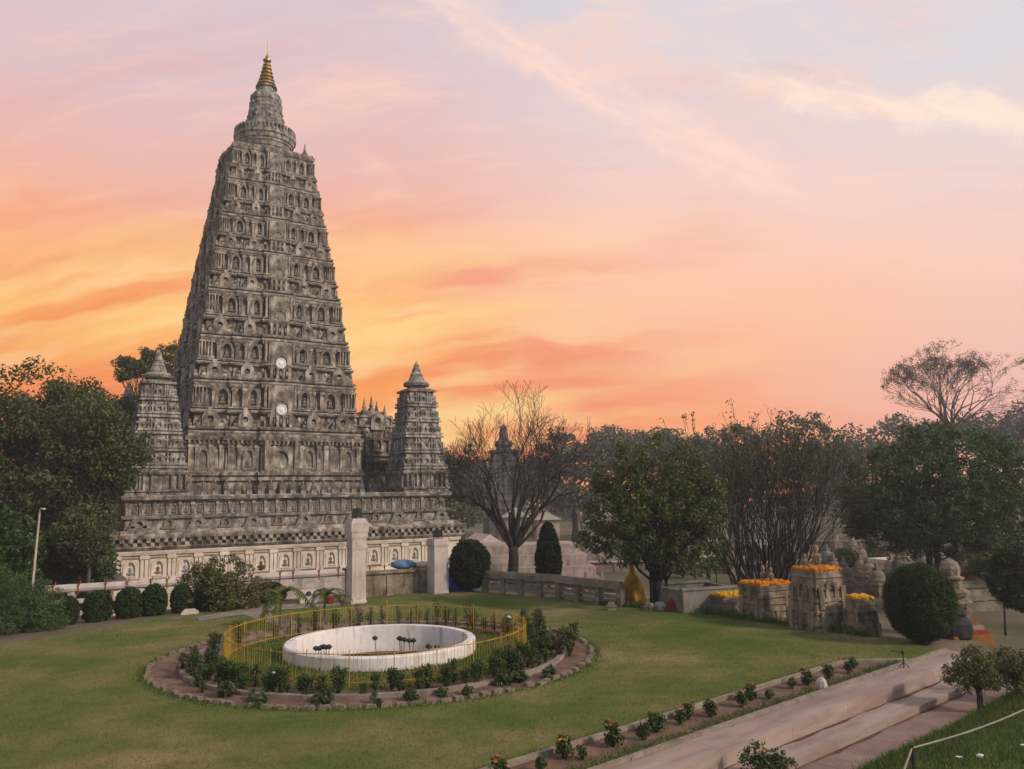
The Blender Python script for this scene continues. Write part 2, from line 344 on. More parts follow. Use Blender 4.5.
def lawn_sheet():
    # outer edge with a round hole for the sunk basin, joined as four pieces
    b = MB(); cx, cy, r = BC[0], BC[1], 2.9; n = 64
    P = [(x, y) for x, y in LAWN_POLY]; dense = []
    for i in range(len(P)):
        a, e = P[i], P[(i+1) % len(P)]
        for k in range(8): dense.append((a[0]+(e[0]-a[0])*k/8, a[1]+(e[1]-a[1])*k/8))
    bm = __import__('bmesh').new()
    o = [bm.verts.new((x, y, 0)) for x, y in dense]; c = [bm.verts.new((cx+r*math.cos(2*math.pi*i/n), cy+r*math.sin(2*math.pi*i/n), 0)) for i in range(n)]
    ed = [bm.edges.new((o[i], o[(i+1) % len(o)])) for i in range(len(o))] + [bm.edges.new((c[i], c[(i+1) % n])) for i in range(n)]
    __import__('bmesh').ops.triangle_fill(bm, use_beauty=True, use_dissolve=False, edges=ed, normal=(0,0,1))
    m = bpy.data.meshes.new('lawn'); bm.to_mesh(m); bm.free(); m.materials.append(LAWN); tag(link('lawn', m), kind='structure')
lawn_sheet()

# ring garden, all about one centre
RC = Vector((-4.4, 26.95, 0))
def ring(name, r0, r1, z, mat, n=96):
    b = MB(); vs = []
    for i in range(n):
        a = 2*math.pi*i/n; vs += [(RC.x+r0*math.cos(a), RC.y+r0*math.sin(a), z), (RC.x+r1*math.cos(a), RC.y+r1*math.sin(a), z)]
    b.add(vs, [(2*i, 2*i+1, (2*i+3) % (2*n), (2*i+2) % (2*n)) for i in range(n)])
    return tag(b.build(name, mat), kind='structure')
KERB = material('weathered_kerb', [(.3, (.15,.115,.09)), (.55, (.25,.20,.16)), (.8, (.36,.30,.25))], scale=2.5, rough=.95, bump=.4, bscale=14)
ring('flower_bed', 5.0, 6.8, .006, SOIL)
def kerb(name, r0, r1, z1, mat, a0=0., a1=360., n=80):
    b = MB(); rings = []
    for i in range(n+1):
        a = R(a0+(a1-a0)*i/n); c, s = math.cos(a), math.sin(a); k = z1*(1+.06*math.sin(i*1.7))
        rings.append([(RC.x+r0*c, RC.y+r0*s, -.05), (RC.x+r0*c, RC.y+r0*s, k), (RC.x+r1*c, RC.y+r1*s, k), (RC.x+r1*c, RC.y+r1*s, -.05)])
    b.loft(rings); return tag(b.build(name, mat), kind='structure')
kerb('ring_kerb', 5.80, 5.98, .11, KERB)
# path from the left into the ring, and along the back of the lawn
pp = [atz(*q) for q in ((196,617), (243,609), (290,604), (340,601.5), (342,605), (302,608.5), (262,611), (318,627), (303,634), (243,614.5), (200,621))]
flat('path', [(p.x, p.y) for p in pp], .008, KERB)

# terrace steps and walkway along the right of the lawn
def strip(name, u0, u1, v0, v1, z0, z1, mat, b=None):
    q = b or MB(); q.slab([uv(u0, v0), uv(u1, v0), uv(u1, v1), uv(u0, v1)], z0, z1)
    return q if b else tag(q.build(name, mat), kind='structure')
strip('lawn_kerb', -22, 15.6, 0., .13, -.8, .08, KERB)
def terrace():
    b = MB()
    u = -22.
    while u < 15.6:
        w = 2.45; e = min(u+w-.008, 15.6)
        strip('', u, e, .133, 1.0, -.8, .02, None, b)
        strip('', u+.5, min(e+.5, 15.6), 1.003, 1.69, -.8, -.30, None, b)
        u += w
    tag(b.build('terrace_steps', PINK_MARBLE), kind='structure')
terrace()
b = MB()
u = -22.
while u < 34:
    for v in (1.75, 2.36, 2.97):
        strip('', u+(.35 if v == 2.36 else 0), u+1.19+(.35 if v == 2.36 else 0), v, v+.6, -.8, -.455+random.uniform(-.004,.004), None, b)
    u += 1.2
tag(b.build('walkway', PAVING), kind='structure')
def bank_z(u, v): return -.42 + .10*(v-2.6) + .05*math.sin(u*.9)*math.sin(v*1.3)
b = MB(); nu, nv = 40, 14
b.v = [uv(-20+u*1.1, 2.66+v*.75, bank_z(-20+u*1.1, 2.66+v*.75) - (.4 if v == 0 else 0)) for v in range(nv) for u in range(nu)]
b.f = [(v*nu+u, (v+1)*nu+u, (v+1)*nu+u+1, v*nu+u+1) for v in range(nv-1) for u in range(nu-1)]
tag(b.build('grass_bank', LAWN, None, True), kind='structure')
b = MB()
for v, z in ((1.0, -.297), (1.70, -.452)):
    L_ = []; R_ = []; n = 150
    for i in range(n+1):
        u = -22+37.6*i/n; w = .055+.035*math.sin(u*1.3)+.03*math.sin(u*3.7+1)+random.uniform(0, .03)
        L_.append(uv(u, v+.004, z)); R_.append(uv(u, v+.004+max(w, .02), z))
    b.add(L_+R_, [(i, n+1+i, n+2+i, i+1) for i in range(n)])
tag(b.build('step_dark_strip', STEP_DARK), kind='structure')  # dark brown strip of uneven width along the foot of each riser
# narrow bed between lawn and kerb with a low border
flat('border_bed', [uv(-22,-.02), uv(13.0,-.02), uv(11.6,-1.2), uv(-22,-1.2)], .006, SOIL)
b = MB(); b.slab([uv(-22,-1.2), uv(-22,-1.31), uv(11.65,-1.31), uv(11.6,-1.2)], -.05, .10)
b.slab([uv(11.66,-1.31), uv(13.2,-.10), uv(13.0,-.02), uv(11.61,-1.2)], -.05, .095)
tag(b.build('bed_border', KERB), kind='structure')

# ------------------------------------------------------------------ the temple
TA = .5477; TX, TY = -22.07, 70.0
def tw(x, y):                                             # temple frame -> world
    return TX + x*math.cos(TA) - y*math.sin(TA), TY + x*math.sin(TA) + y*math.cos(TA)
temple = empty('temple', (TX, TY, -2.6), 'tall tapering stone temple tower with gilded finial on a niched plinth', 'temple', rz=TA)
ZB = 2.6                                                  # temple-local z = world z + ZB
def outline(h, e, o1=.035, o2=.085):
    H = h+e; side = [(-H,-H), (-.6*h-e,-H), (-.6*h-e,-H-o1*h), (-.22*h-e,-H-o1*h), (-.22*h-e,-H-o2*h), (.22*h+e,-H-o2*h), (.22*h+e,-H-o1*h), (.6*h+e,-H-o1*h), (.6*h+e,-H)]
    pts = []
    for k in range(4):
        c, s = (1,0,-1,0)[k], (0,1,0,-1)[k]
        pts += [(x*c - y*s, x*s + y*c) for x, y in side]
    return pts
def stack(b, prof, c=(0,0), o1=.035, o2=.085):            # prof: (z, half width, moulding offset)
    b.loft([[(x+c[0], y+c[1], z) for x, y in outline(h, e, o1, o2)] for z, h, e in prof])
def square(b, prof, c=(0,0), asp=1.):
    b.loft([[(c[0]-h, c[1]-h*asp, z), (c[0]+h, c[1]-h*asp, z), (c[0]+h, c[1]+h*asp, z), (c[0]-h, c[1]+h*asp, z)] for z, h in prof])
def holed(b, cx, cz, w, h, y, depth, hw, hh, hz=0., arch=True, proud=.12, horseshoe=True, n=20):
    """block standing `proud` of the wall plane y (outwards is -y) with a deep arched or round opening"""
    out, inn = [], []
    for i in range(n):
        a = 2*math.pi*(i+.5)/n; c, s = math.cos(a), math.sin(a)
        k = 1/max(abs(c), abs(s))
        ox, oz = c*k*w/2, s*k*h/2
        if horseshoe and s > 0:
            ox, oz = c*w/2*(1.0 if s < .35 else 1.04), max(s*h/2*1.02, 0)
        out.append((cx+ox, cz+oz))
        ix, iz = c*k*hw/2, s*k*hh/2
        if arch and s > 0: ix, iz = c*hw/2, s*hh/2
        if not arch: ix, iz = c*hw/2, s*hh/2
        inn.append((cx+ix, cz+hz+iz))
    yf = y-proud; yb = y-proud+depth
    vs = [(x, y+.02, z) for x, z in out] + [(x, yf, z) for x, z in out] + [(x, yf, z) for x, z in inn] + [(x, yb, z) for x, z in inn]
    fs = []
    for i in range(n):
        j = (i+1) % n
        fs += [(i, n+i, n+j, j)[::-1], (n+i, 2*n+i, 2*n+j, n+j)[::-1], (2*n+i, 3*n+i, 3*n+j, 2*n+j)[::-1]]
    fs.append(tuple(3*n+i for i in range(n)))
    b.add(vs, fs)
def figure(b, cx, z0, y, s):                              # seated carved figure, height about s
    b.ell((cx, y, z0+.14*s), (.34*s, .2*s, .15*s), 8, 5); b.ell((cx, y, z0+.44*s), (.21*s, .15*s, .30*s), 8, 5)
    b.ell((cx, y-.03*s, z0+.83*s), (.115*s, .115*s, .15*s), 8, 5)
ROT = [Matrix.Rotation(k*math.pi/2, 4, 'Z') for k in range(4)]
def hz(z): return float(np.interp(z, [5.2, 6.7, 9.9, 14.6, 24.5, 34.57], [6.98, 6.89, 6.66, 6.27, 4.90, 3.36]))

def tier(z0, z1, ti):
    """one storey of the tower: ledges, a row of dormers with round holes, a row of arched niches"""
    D = z1-z0; b = MB(); g = lambda f: z0+D*f; k = hz((z0+z1)/2)/6.6
    P = [(0,-.08),(0,.12),(.025,.16),(.055,.16),(.055,-.16),(.085,-.16),(.085,.14),(.11,.19),(.14,.19),(.14,-.22),(.40,-.22),(.40,.06),(.42,.15),(.445,.18),(.47,.18),(.47,-.16),(.50,-.16),(.50,.09),(.53,.09),(.53,-.28),(.90,-.28),(.90,-.05),(.93,-.05),(.93,.04),(.965,.09),(1.0,.09)]
    stack(b, [(g(f)+ZB, hz(g(f)), e*k) for f, e in P])
    for fi in range(4):
        b.M = ROT[fi]; h = hz(g(.3)); h2 = hz(g(.74))
        for t, wd in ((-.8,.30),(.8,.30),(-.41,.26),(.41,.26)):
            o = 0 if abs(t) > .6 else .035*h
            w = wd*h; zc = g(.285)+ZB
            holed(b, t*h, zc, w*.62, D*.30, -h-o-.03*k, .62*k, .25*w, .27*w, -.02, arch=False, proud=.26*k)
            b.box(t*h-w*.5, t*h+w*.5, -h-o-.2*k, -h-o+.1, g(.15)+ZB, g(.215)+ZB)      # stepped shoulders
            b.box(t*h-w*.42, t*h+w*.42, -h-o-.16*k, -h-o+.1, g(.23)+ZB, g(.29)+ZB)
            b.box(t*h-w*.10, t*h+w*.10, -h-o-.20*k, -h-o, g(.42)+ZB, g(.51)+ZB)
        for t in (-.6,.6,-.22,.22):                                                  # little carved knobs between the dormers
            o = .035*h if abs(t) > .4 else .085*h
            b.ell((t*h*1.02, -h-o-.05*k, g(.30)+ZB), (.16*k, .14*k, .22*k), 8, 5)
        for t in (-.985,-.945,-.905,-.865,.865,.905,.945,.985):                      # ribbed corner stones
            b.box(t*h2-.035*k*h2/6, t*h2+.035*k*h2/6+.03, -h2-.10*k, -h2+.05, g(.60)+ZB, g(.90)+ZB)
        for sx in (-1, 1):
            b.box(min(sx*.83*h2, sx*1.015*h2), max(sx*.83*h2, sx*1.015*h2), -h2-.14*k, -h2+.03, g(.545)+ZB, g(.595)+ZB)
            b.box(min(sx*.83*h2, sx*1.01*h2), max(sx*.83*h2, sx*1.01*h2), -h2-.12*k, -h2+.03, g(.90)+ZB, g(.935)+ZB)
        for t, w in ((-.77,.05),(.77,.05),(-.545,.05),(.545,.05),(-.40,.10),(.40,.10),(-.255,.05),(.255,.05)):
            o = 0 if abs(t) > .6 else .035*h2
            b.box((t-w/2)*h2, (t+w/2)*h2, -h2-o-.05*k, -h2-o+.1, g(.54)+ZB, g(.92)+ZB)
            b.box((t-w/2-.012)*h2, (t+w/2+.012)*h2, -h2-o-.10*k, -h2-o+.1, g(.85)+ZB, g(.905)+ZB)
        o = .085*h2                                                                  # central strip
        for t in (-.20, .17): b.box(t*h2, (t+.03)*h2, -h2-o-.09*k, -h2-o+.1, g(.54)+ZB, g(1.)+ZB)
        for t in (-.12,-.04,.04,.12): b.box((t-.018)*h2, (t+.018)*h2, -h-.085*h-.16*k, -h-.085*h, g(.15)+ZB, g(.395)+ZB)
        for t in (-.08, 0, .08): b.ell((t*h, -h-.085*h-.1*k, g(.26)+ZB), (.10*k, .10*k, .25*k), 6, 5)
    b.M = None
    o = b.build('tower_tier', STONE, temple)
    sc_ = MB(); stack(sc_, [(g(f)+ZB, hz(g(f)), e*k) for f, e in ((.004,.10),(.004,.15),(.026,.20),(.052,.20),(.052,.1))]); stack(sc_, [(g(f)+ZB, hz(g(f)), e*k) for f, e in ((.448,.12),(.448,.205),(.468,.205),(.468,.12))]); sc_.build('string_course', PALE_STONE, o)
    nb = MB(); w = .18*hz(g(.74))
    holed(nb, 0, 0, w, D*.39, 0, .5*k, w*.66, D*.31, -.02, proud=.22*k); figure(nb, 0, -D*.14, .02, D*.20)
    nm = nb.mesh('arched_niche', STONE)
    h2 = hz(g(.73))
    for fi in (0, 1, 3):
        for t in (-.67,-.325,.325,.67):
            oo = 0 if abs(t) > .6 else .035*h2
            p = ROT[fi] @ Vector((t*h2, -h2-oo+.10*k, g(.73)+ZB)); c = link('arched_niche', nm, o, p, fi*math.pi/2)
    cb = MB(); cb.box(-.155*h2, .155*h2, -.20*k, .1, -D*.22, D*.42); holed(cb, 0, 0, .26*h2, D*.34, -.20*k, .3*k, .17*h2, D*.24, -.02, proud=.08*k)
    if ti > 1: figure(cb, 0, -D*.12, -.18*k, D*.17)
    p = (0, -h2-.085*h2-.02, g(.56)+ZB)
    link('central_niche', cb.mesh('central_niche', STONE), o, p)
    if ti < 2:
        mb = MB(); mb.M = Matrix.Rotation(math.pi/2, 4, 'X')
        mb.lathe([(.42,0),(.42,.14),(.34,.18),(.36,.13),(.16,.15),(.13,.2),(.01,.21)], 20)
        m = mb.build('medallion', WHITE_MARBLE, o); m.location = (0, -h2-.085*h2-.20*k-.06, g(.49)+ZB)
TZ = [9.95, 13.9, 17.5, 21.4, 25.0, 28.15, 31.35, 34.57]
for i in range(7): tier(TZ[i], TZ[i+1], i)

def tower_base():
    b = MB(); Z = lambda z: z+ZB
    P = [(5.0,.05),(6.35,.05),(6.35,.25),(6.6,.25),(6.6,.1),(6.75,.1),(6.75,.3),(7.0,.34),(7.0,.12),(7.12,.12),(7.12,.0),(9.1,.0),(9.1,.12),(9.3,.2),(9.3,.1),(9.42,.1),(9.42,.3),(9.72,.36),(9.72,.15),(9.95,.15)]
    stack(b, [(Z(z), hz(z), e) for z, e in P])
    for fi in range(4):
        b.M = ROT[fi]; h = hz(8.2)
        for i in range(40):                                        # dentils
            x = (-.99+i*.0508)*h
            o = 0 if abs(x) > .6*h else (.035*h if abs(x) > .22*h else .085*h)
            b.box(x-.07, x+.07, -h-o-.26, -h-o, Z(9.2), Z(9.42))
        for t, w in ((-.97,.05),(-.91,.03),(-.64,.05),(-.555,.05),(-.26,.05),(.26,.05),(.555,.05),(.64,.05),(.91,.03),(.97,.05),(-.76,.04),(.76,.04),(-.46,.04),(.46,.04)):
            o = 0 if abs(t) > .6 else .035*h
            b.box((t-w/2)*h, (t+w/2)*h, -h-o-.12, -h-o+.1, Z(7.12), Z(9.1))
            b.box((t-w/2)*h-.05, (t+w/2)*h+.05, -h-o-.17, -h-o+.1, Z(8.85), Z(9.05))
            b.box((t-w/2)*h-.05, (t+w/2)*h+.05, -h-o-.17, -h-o+.1, Z(7.125), Z(7.3))
        for t in (-.19,.15): b.box(t*h, (t+.045)*h, -h-.085*h-.3, -h, Z(7.0), Z(9.45))
        for i in range(6): b.box((-.13+i*.05)*h-.06, (-.13+i*.05)*h+.06, -h-.085*h-.2, -h, Z(9.05), Z(9.42))
        b.box(-.24*h, .24*h, -h-.085*h-.4, -h, Z(6.99), Z(7.115))
    b.M = None
    o = b.build('tower_base', STONE, temple)
    d = MB(); h = hz(8.); holed(d, 0, 0, .30*h, 1.9, 0, .5, .17*h, 1.4, -.1, arch=False, proud=.2, horseshoe=False)
    link('doorway', d.mesh('doorway', STONE), o, (0, -h-.085*h+.04, Z(8.05)))
    s = MB(); figure(s, 0, 0, 0, .55); link('statue', s.mesh('statue', WHITE_PAINT), o, (0, -h-.085*h-.02, Z(7.3)))
    n = MB(); holed(n, 0, 0, .95, 1.75, 0, .34, .6, 1.35, -.05, proud=.16); figure(n, 0, -.65, .05, .8)
    nm = n.mesh('arched_niche', STONE)
    for fi in (0, 1, 3):
        for t in (-.835,-.35,.35,.835):
            oo = 0 if abs(t) > .6 else .035*h
            link('arched_niche', nm, o, ROT[fi] @ Vector((t*h, -h-oo+.03, Z(8.05))), fi*math.pi/2)
    # row of small stupas along the foot
    sb = MB(); sb.box(-.2,.2,-.2,.2,0,.3); sb.lathe([(.19,.3),(.22,.45),(.17,.6),(.07,.66),(.07,.75),(.10,.78),(.02,1.0)], 10)
    sm_ = sb.mesh('small_stupa', STONE_GREY)
    for i in range(19):
        link('small_stupa', sm_, o, ((-1.08+i*.12)*6.9, -7.9 if abs(-1.08+i*.12) < .9 else -7.6, Z(5.3)), 0, (1, 1, .95+.25*random.random()))
tower_base()

def crown_top():
    z = lambda py: aty(267.3, py, TY).z + ZB
    b = MB(); h = 3.36; zt = 34.57+ZB
    stack(b, [(zt, h, .12), (zt+.12, h, .16), (zt+.32, h, .2), (zt+.32, h, .05), (zt+.55, h, .05)])
    b.build('tower_ledge', STONE, temple)
    b = MB(); b.lathe([(2.35,zt+.5),(2.25,zt+1.0),(2.05,zt+1.3),(2.05,z(152))], 40)
    b.build('neck', STONE_GREY, temple, True)
    b = MB(); zc = z(141)
    b.lathe([(1.95,zc-1.5),(2.0,zc-1.2),(2.15,zc-1.15),(2.3,zc-.8),(2.38,zc-.78),(2.42,zc-.6),(2.52,zc-.55),(2.60,zc-.2),(2.70,zc-.15),(2.74,zc+.1),(2.62,zc+.14),(2.58,zc+.3),(2.4,zc+.62),(1.7,zc+.7)], 64)
    for i in range(48):
        a = 2*math.pi*i/48; b.M = Matrix.Rotation(a, 4, 'Z'); b.box(2.2, 2.70, -.085, .085, zc+.16, zc+.78, .02, .02)
    b.M = None
    am = b.build('amalaka', STONE_GREY, temple)
    b = MB()
    b.lathe([(1.72,z(130)),(1.72,z(124)),(1.55,z(123)),(1.60,z(119)),(1.48,z(118)),(1.42,z(112)),(1.46,z(111)),(1.30,z(104)),(1.36,z(103)),(1.30,z(98)),(1.10,z(95)),(.86,z(93.5)),(.80,z(90)),(.95,z(89)),(.95,z(87.6)),(.6,z(87))], 40)
    for k, yy in enumerate((121,115,107,100)):
        rr = (1.55,1.44,1.37,1.3)[k]
        for i in range(16):
            a = 2*math.pi*i/16; b.ell((rr*math.cos(a), rr*math.sin(a), z(yy)), (.13,.13,.2), 6, 4)
    b.build('spire', STONE_GREY, temple)
    b = MB(); pr = [(.5,z(87.2)),(.62,z(86))]
    r0 = [.80,.70,.60,.52,.44,.36]; yy = [84,80.5,76.5,72.5,68.5,65]
    for r, y in zip(r0, yy): pr += [(r*.72,z(y+1.9)),(r,z(y+1)),(r*1.02,z(y)),(r*.72,z(y-1))]
    pr += [(.2,z(63)),(.36,z(61.5)),(.36,z(59.8)),(.12,z(58.5)),(.16,z(57)),(.06,z(55)),(.03,z(52)),(.015,z(41)),(.005,z(40.8))]
    b.lathe(pr, 24); b.build('gilded_finial', GOLD, temple)
    b = MB(); b.box(-.25,.25,-.25,.25,0,.35); b.lathe([(.26,.35),(.3,.5),(.2,.75),(.08,.85),(.14,.92),(.02,1.6)], 12)
    o = b.build('pinnacle', STONE_GREY, temple); o.location = (3.0, -2.2, zt+.5)
crown_top()

# plinth of two storeys
PX0, PX1, PY = -12.0, 13.0, 12.3                          # left, right, front of the lower storey
def pl(b, prof, y1=12.):                                  # rectangular plan grown by e
    b.loft([[(PX0-e, -PY-e, z+ZB), (PX1+e, -PY-e, z+ZB), (PX1+e, y1+e, z+ZB), (PX0-e, y1+e, z+ZB)] for z, e in prof])
OCHRE_WALL = material('ochre_limewash', [(.3, (.20,.13,.07)), (.55, (.31,.21,.12)), (.8, (.42,.31,.2))], scale=1.5, rough=.9, bump=.3)
def plinth():
    b = MB(); Z = lambda z: z+ZB
    pl(b, [(-2.6,.35),(-1.2,.35),(-1.2,.2),(-.75,.2),(-.75,.3),(-.5,.3),(-.4,.12),(-.25,.12),(-.25,0),(1.42,0),(1.42,.14),(1.6,.2),(1.72,.2)])
    lo = b
    fr = Matrix.Translation((0, -PY, 0))
    def niches_x(): return [PX0+1.02+i*1.68 for i in range(14)]
    for x in [PX0+.18+i*1.68 for i in range(15)]:
        for dx in (-.13, .13): lo.box(x+dx-.10, x+dx+.10, -PY-.13, -PY+.02, Z(-.24), Z(1.41))
        lo.box(x-.30, x+.30, -PY-.19, -PY+.02, Z(1.16), Z(1.38)); lo.box(x-.28, x+.28, -PY-.19, -PY+.02, Z(-.23), Z(-.02))
    for y in [-PY+.3+i*1.68 for i in range(14)]:
        lo.box(PX0-.13, PX0+.02, y-.2, y+.2, Z(-.24), Z(1.41)); lo.box(PX1-.02, PX1+.13, y-.2, y+.2, Z(-.24), Z(1.41))
    lo.build('lower_storey', LIMEWASH, temple)
    n = MB(); holed(n, 0, 0, 1.06, 1.36, 0, .4, .56, .86, -.06, proud=.10, horseshoe=False)
    holed(n, 0, .0, .84, 1.12, -.1, .2, .60, .90, -.04, proud=.05)
    nm = n.mesh('lower_niche', LIMEWASH); kb = MB(); holed(kb, 0, -.02, .64, .90, .02, .02, .30, .4, 0, proud=.0); kb = MB(); kb.box(-.29,.29,.12,.15,-.50,.34); kb.box(-.56,.56,-.165,-.10,.62,.70); kb.box(-.60,.60,-.15,-.1,-.76,-.70); kk = kb.mesh('niche_panel', OCHRE_WALL); s = MB(); figure(s, 0, -.42, 0, .82); st = s.mesh('statue', TAN_STONE); st2 = s.mesh('statue', SLATE)
    for i, x in enumerate(niches_x()):
        o = link('lower_niche', nm, temple, (x, -PY+.02, Z(.58))); q = link('statue', st2 if i in (0, 2, 9, 11) else st, o, (0, .06, -.03))
        q['label'] = 'dull bluish seated statue' if i in (0, 2, 9, 11) else 'ochre seated statue'; link('niche_panel', kk, o, (0, 0, 0))
    for i in range(7):
        o = link('lower_niche', nm, temple, (PX0+.02, -PY+1.2+i*1.68, Z(.58)), -math.pi/2); link('statue', st, o, (0, .06, -.03))
    # bracketed cornice
    b = MB(); pl(b, [(1.722,.25),(1.9,.42),(1.98,.42),(1.98,.12),(2.48,.12),(2.48,.45),(2.62,.5),(2.74,.5),(2.74,.35),(2.9,.1),(3.0,.0)])
    x = PX0-.1
    while x < PX1+.1:
        b.box(x-.13, x+.13, -PY-.42, -PY-.1, Z(2.22), Z(2.478)); b.box(x+.265-.13, x+.265+.13, -PY-.36, -PY-.1, Z(1.99), Z(2.215)); x += .53
    y = -PY
    while y < 11:
        b.box(PX0-.42, PX0-.1, y-.13, y+.13, Z(2.22), Z(2.478)); b.box(PX1+.1, PX1+.42, y-.13, y+.13, Z(2.22), Z(2.478)); y += .53
    b.build('bracket_cornice', STONE, temple)
    # upper storey, set back
    b = MB(); I = .75
    pl(b, [(2.9,-I+.35),(3.0,-I+.35),(3.0,-I+.1),(3.75,-I+.1),(3.75,-I+.3),(3.88,-I+.34),(3.95,-I+.34),(3.95,-I),(4.85,-I),(4.85,-I+.12),(4.98,-I+.2),(5.0,-I+.38),(5.22,-I+.42),(5.3,-I+.3),(5.3,-I-.6),(5.28,-I-.6)])
    yu = -PY+I
    x = PX0+I
    while x < PX1-I+.1:
        b.box(x-.09, x+.09, yu-.14, yu+.02, Z(3.96), Z(4.84)); b.box(x-.13, x+.13, yu-.18, yu+.02, Z(4.66), Z(4.8)); x += .823
    b.build('upper_storey', STONE_GREY, temple)
    n = MB(); holed(n, 0, 0, .60, .82, 0, .3, .36, .62, -.03, proud=.07); nm = n.mesh('upper_niche', STONE_GREY)
    s = MB(); figure(s, 0, -.32, 0, .62); st = s.mesh('statue', TAN_STONE)
    for i in range(28):
        o = link('upper_niche', nm, temple, (PX0+I+.41+i*.823, yu+.02, Z(4.40))); link('statue', st, o, (0, .03, 0))
    big = MB(); holed(big, 0, 0, 1.0, .84, 0, .34, .48, .52, -.08, proud=.2); big.box(-.72,.72,-.22,.02,-.42,-.28); big.box(-.6,.6,-.2,.02,-.27,-.12); figure(big, 0, -.34, .03, .46)
    sml = MB(); holed(sml, 0, 0, .62, .70, 0, .3, .34, .46, -.05, proud=.14); sml.box(-.46,.46,-.16,.02,-.38,-.24); figure(sml, 0, -.26, .03, .4)
    bm, s2 = big.mesh('dormer', STONE_GREY), sml.mesh('dormer', TAN_STONE)
    for i in range(13):
        c = link('dormer', bm if i % 2 == 0 else s2, temple, (PX0+I+.75+i*1.86, yu-.10+.02, Z(3.42)))
plinth()

def turret(cx, cy, zb, hb, zt, ht, ztip, ped, label, n=5, mat=STONE_GREY):
    Z = lambda z: z+ZB; b = MB(); C = (cx, cy)
    P = [(zb, ped, .1), (zb+.3, ped, .1), (zb+.3, ped, .2), (zb+.45, ped, .22), (zb+.45, ped, 0.), (zb+1.45, ped, 0.), (zb+1.45, ped, .12), (zb+1.6, ped, .2), (zb+1.75, ped, .2), (zb+1.75, hb, .05), (zb+1.9, hb, .05)]
    stack(b, [(Z(z), h, e) for z, h, e in P], C)
    for fi in range(4):
        b.M = Matrix.Translation((cx, cy, 0)) @ ROT[fi]
        for t in (-.92,-.7,-.45,-.2,.2,.45,.7,.92): b.box(t*ped-.07, t*ped+.07, -ped-.22, -ped+.02, Z(zb+.46), Z(zb+1.44))
    b.M = None
    z0 = zb+1.9
    for i in range(n):
        f0, f1 = i/n, (i+1)/n; a = z0+(zt-z0)*f0; c = z0+(zt-z0)*f1; H = lambda f: hb+(ht-hb)*(f**1.15)
        D = c-a; hh = [H(f0+(f1-f0)*q) for q in (0,.12,.2,.32,.6,.72,1)]
        stack(b, [(Z(a),hh[0],.02),(Z(a),hh[0],.14),(Z(a+D*.12),hh[1],.16),(Z(a+D*.12),hh[1],.03),(Z(a+D*.2),hh[2],.03),(Z(a+D*.2),hh[2],.13),(Z(a+D*.32),hh[3],.15),(Z(a+D*.32),hh[3],-.03),(Z(a+D*.6),hh[4],-.03),(Z(a+D*.6),hh[4],.08),(Z(a+D*.72),hh[5],.1),(Z(a+D*.72),hh[5],-.03),(Z(c),hh[6],-.03)], C)
        hm = H((f0+f1)/2)
        for fi in range(4):
            b.M = Matrix.Translation((cx, cy, 0)) @ ROT[fi]
            for t in (-.78,.78): holed(b, t*hm, Z(a+D*.52), .34*hm, D*.42, -hm-.02, .22, .10*hm, .12*hm, 0, arch=False, proud=.10)
            holed(b, 0, Z(a+D*.55), .46*hm, D*.55, -hm*1.085-.02, .25, .20*hm, D*.30, -.02, proud=.10)
            for t in (-.5,-.36,.36,.5): b.box(t*hm-.05, t*hm+.05, -hm*1.035-.09, -hm, Z(a+D*.33), Z(a+D*.93))
        b.M = None
    stack(b, [(Z(zt), ht, .0), (Z(zt), ht, .16), (Z(zt+.16), ht, .18), (Z(zt+.16), ht, -.15), (Z(zt+.3), ht, -.15)], C)
    o = b.build('corner_turret', mat, temple); o['label'] = label
    d = ztip-zt; q = MB()
    q.lathe([(ht*.72,Z(zt+.25)),(ht*.66,Z(zt+d*.16)),(ht*.98,Z(zt+d*.2)),(ht*1.04,Z(zt+d*.27)),(ht*.9,Z(zt+d*.33)),(ht*.62,Z(zt+d*.35)),(ht*.60,Z(zt+d*.42)),(ht*.46,Z(zt+d*.52)),(ht*.50,Z(zt+d*.54)),(ht*.32,Z(zt+d*.66)),(ht*.36,Z(zt+d*.68)),(ht*.2,Z(zt+d*.82)),(ht*.22,Z(zt+d*.84)),(.02,Z(ztip))], 24, C)
    q.build('turret_finial', mat, o)
turret(-9.35, -9.1, 5.25, 1.72, 13.1, .93, 15.7, 1.95, 'pale left corner turret with tiered sides')
turret(10.75, -9.3, 5.25, 1.78, 13.55, 1.08, 16.3, 1.85, 'dark right corner turret with tiered sides')
turret(-9.35, 9.1, 5.25, 1.72, 13.1, .93, 15.7, 1.95, 'rear corner turret')
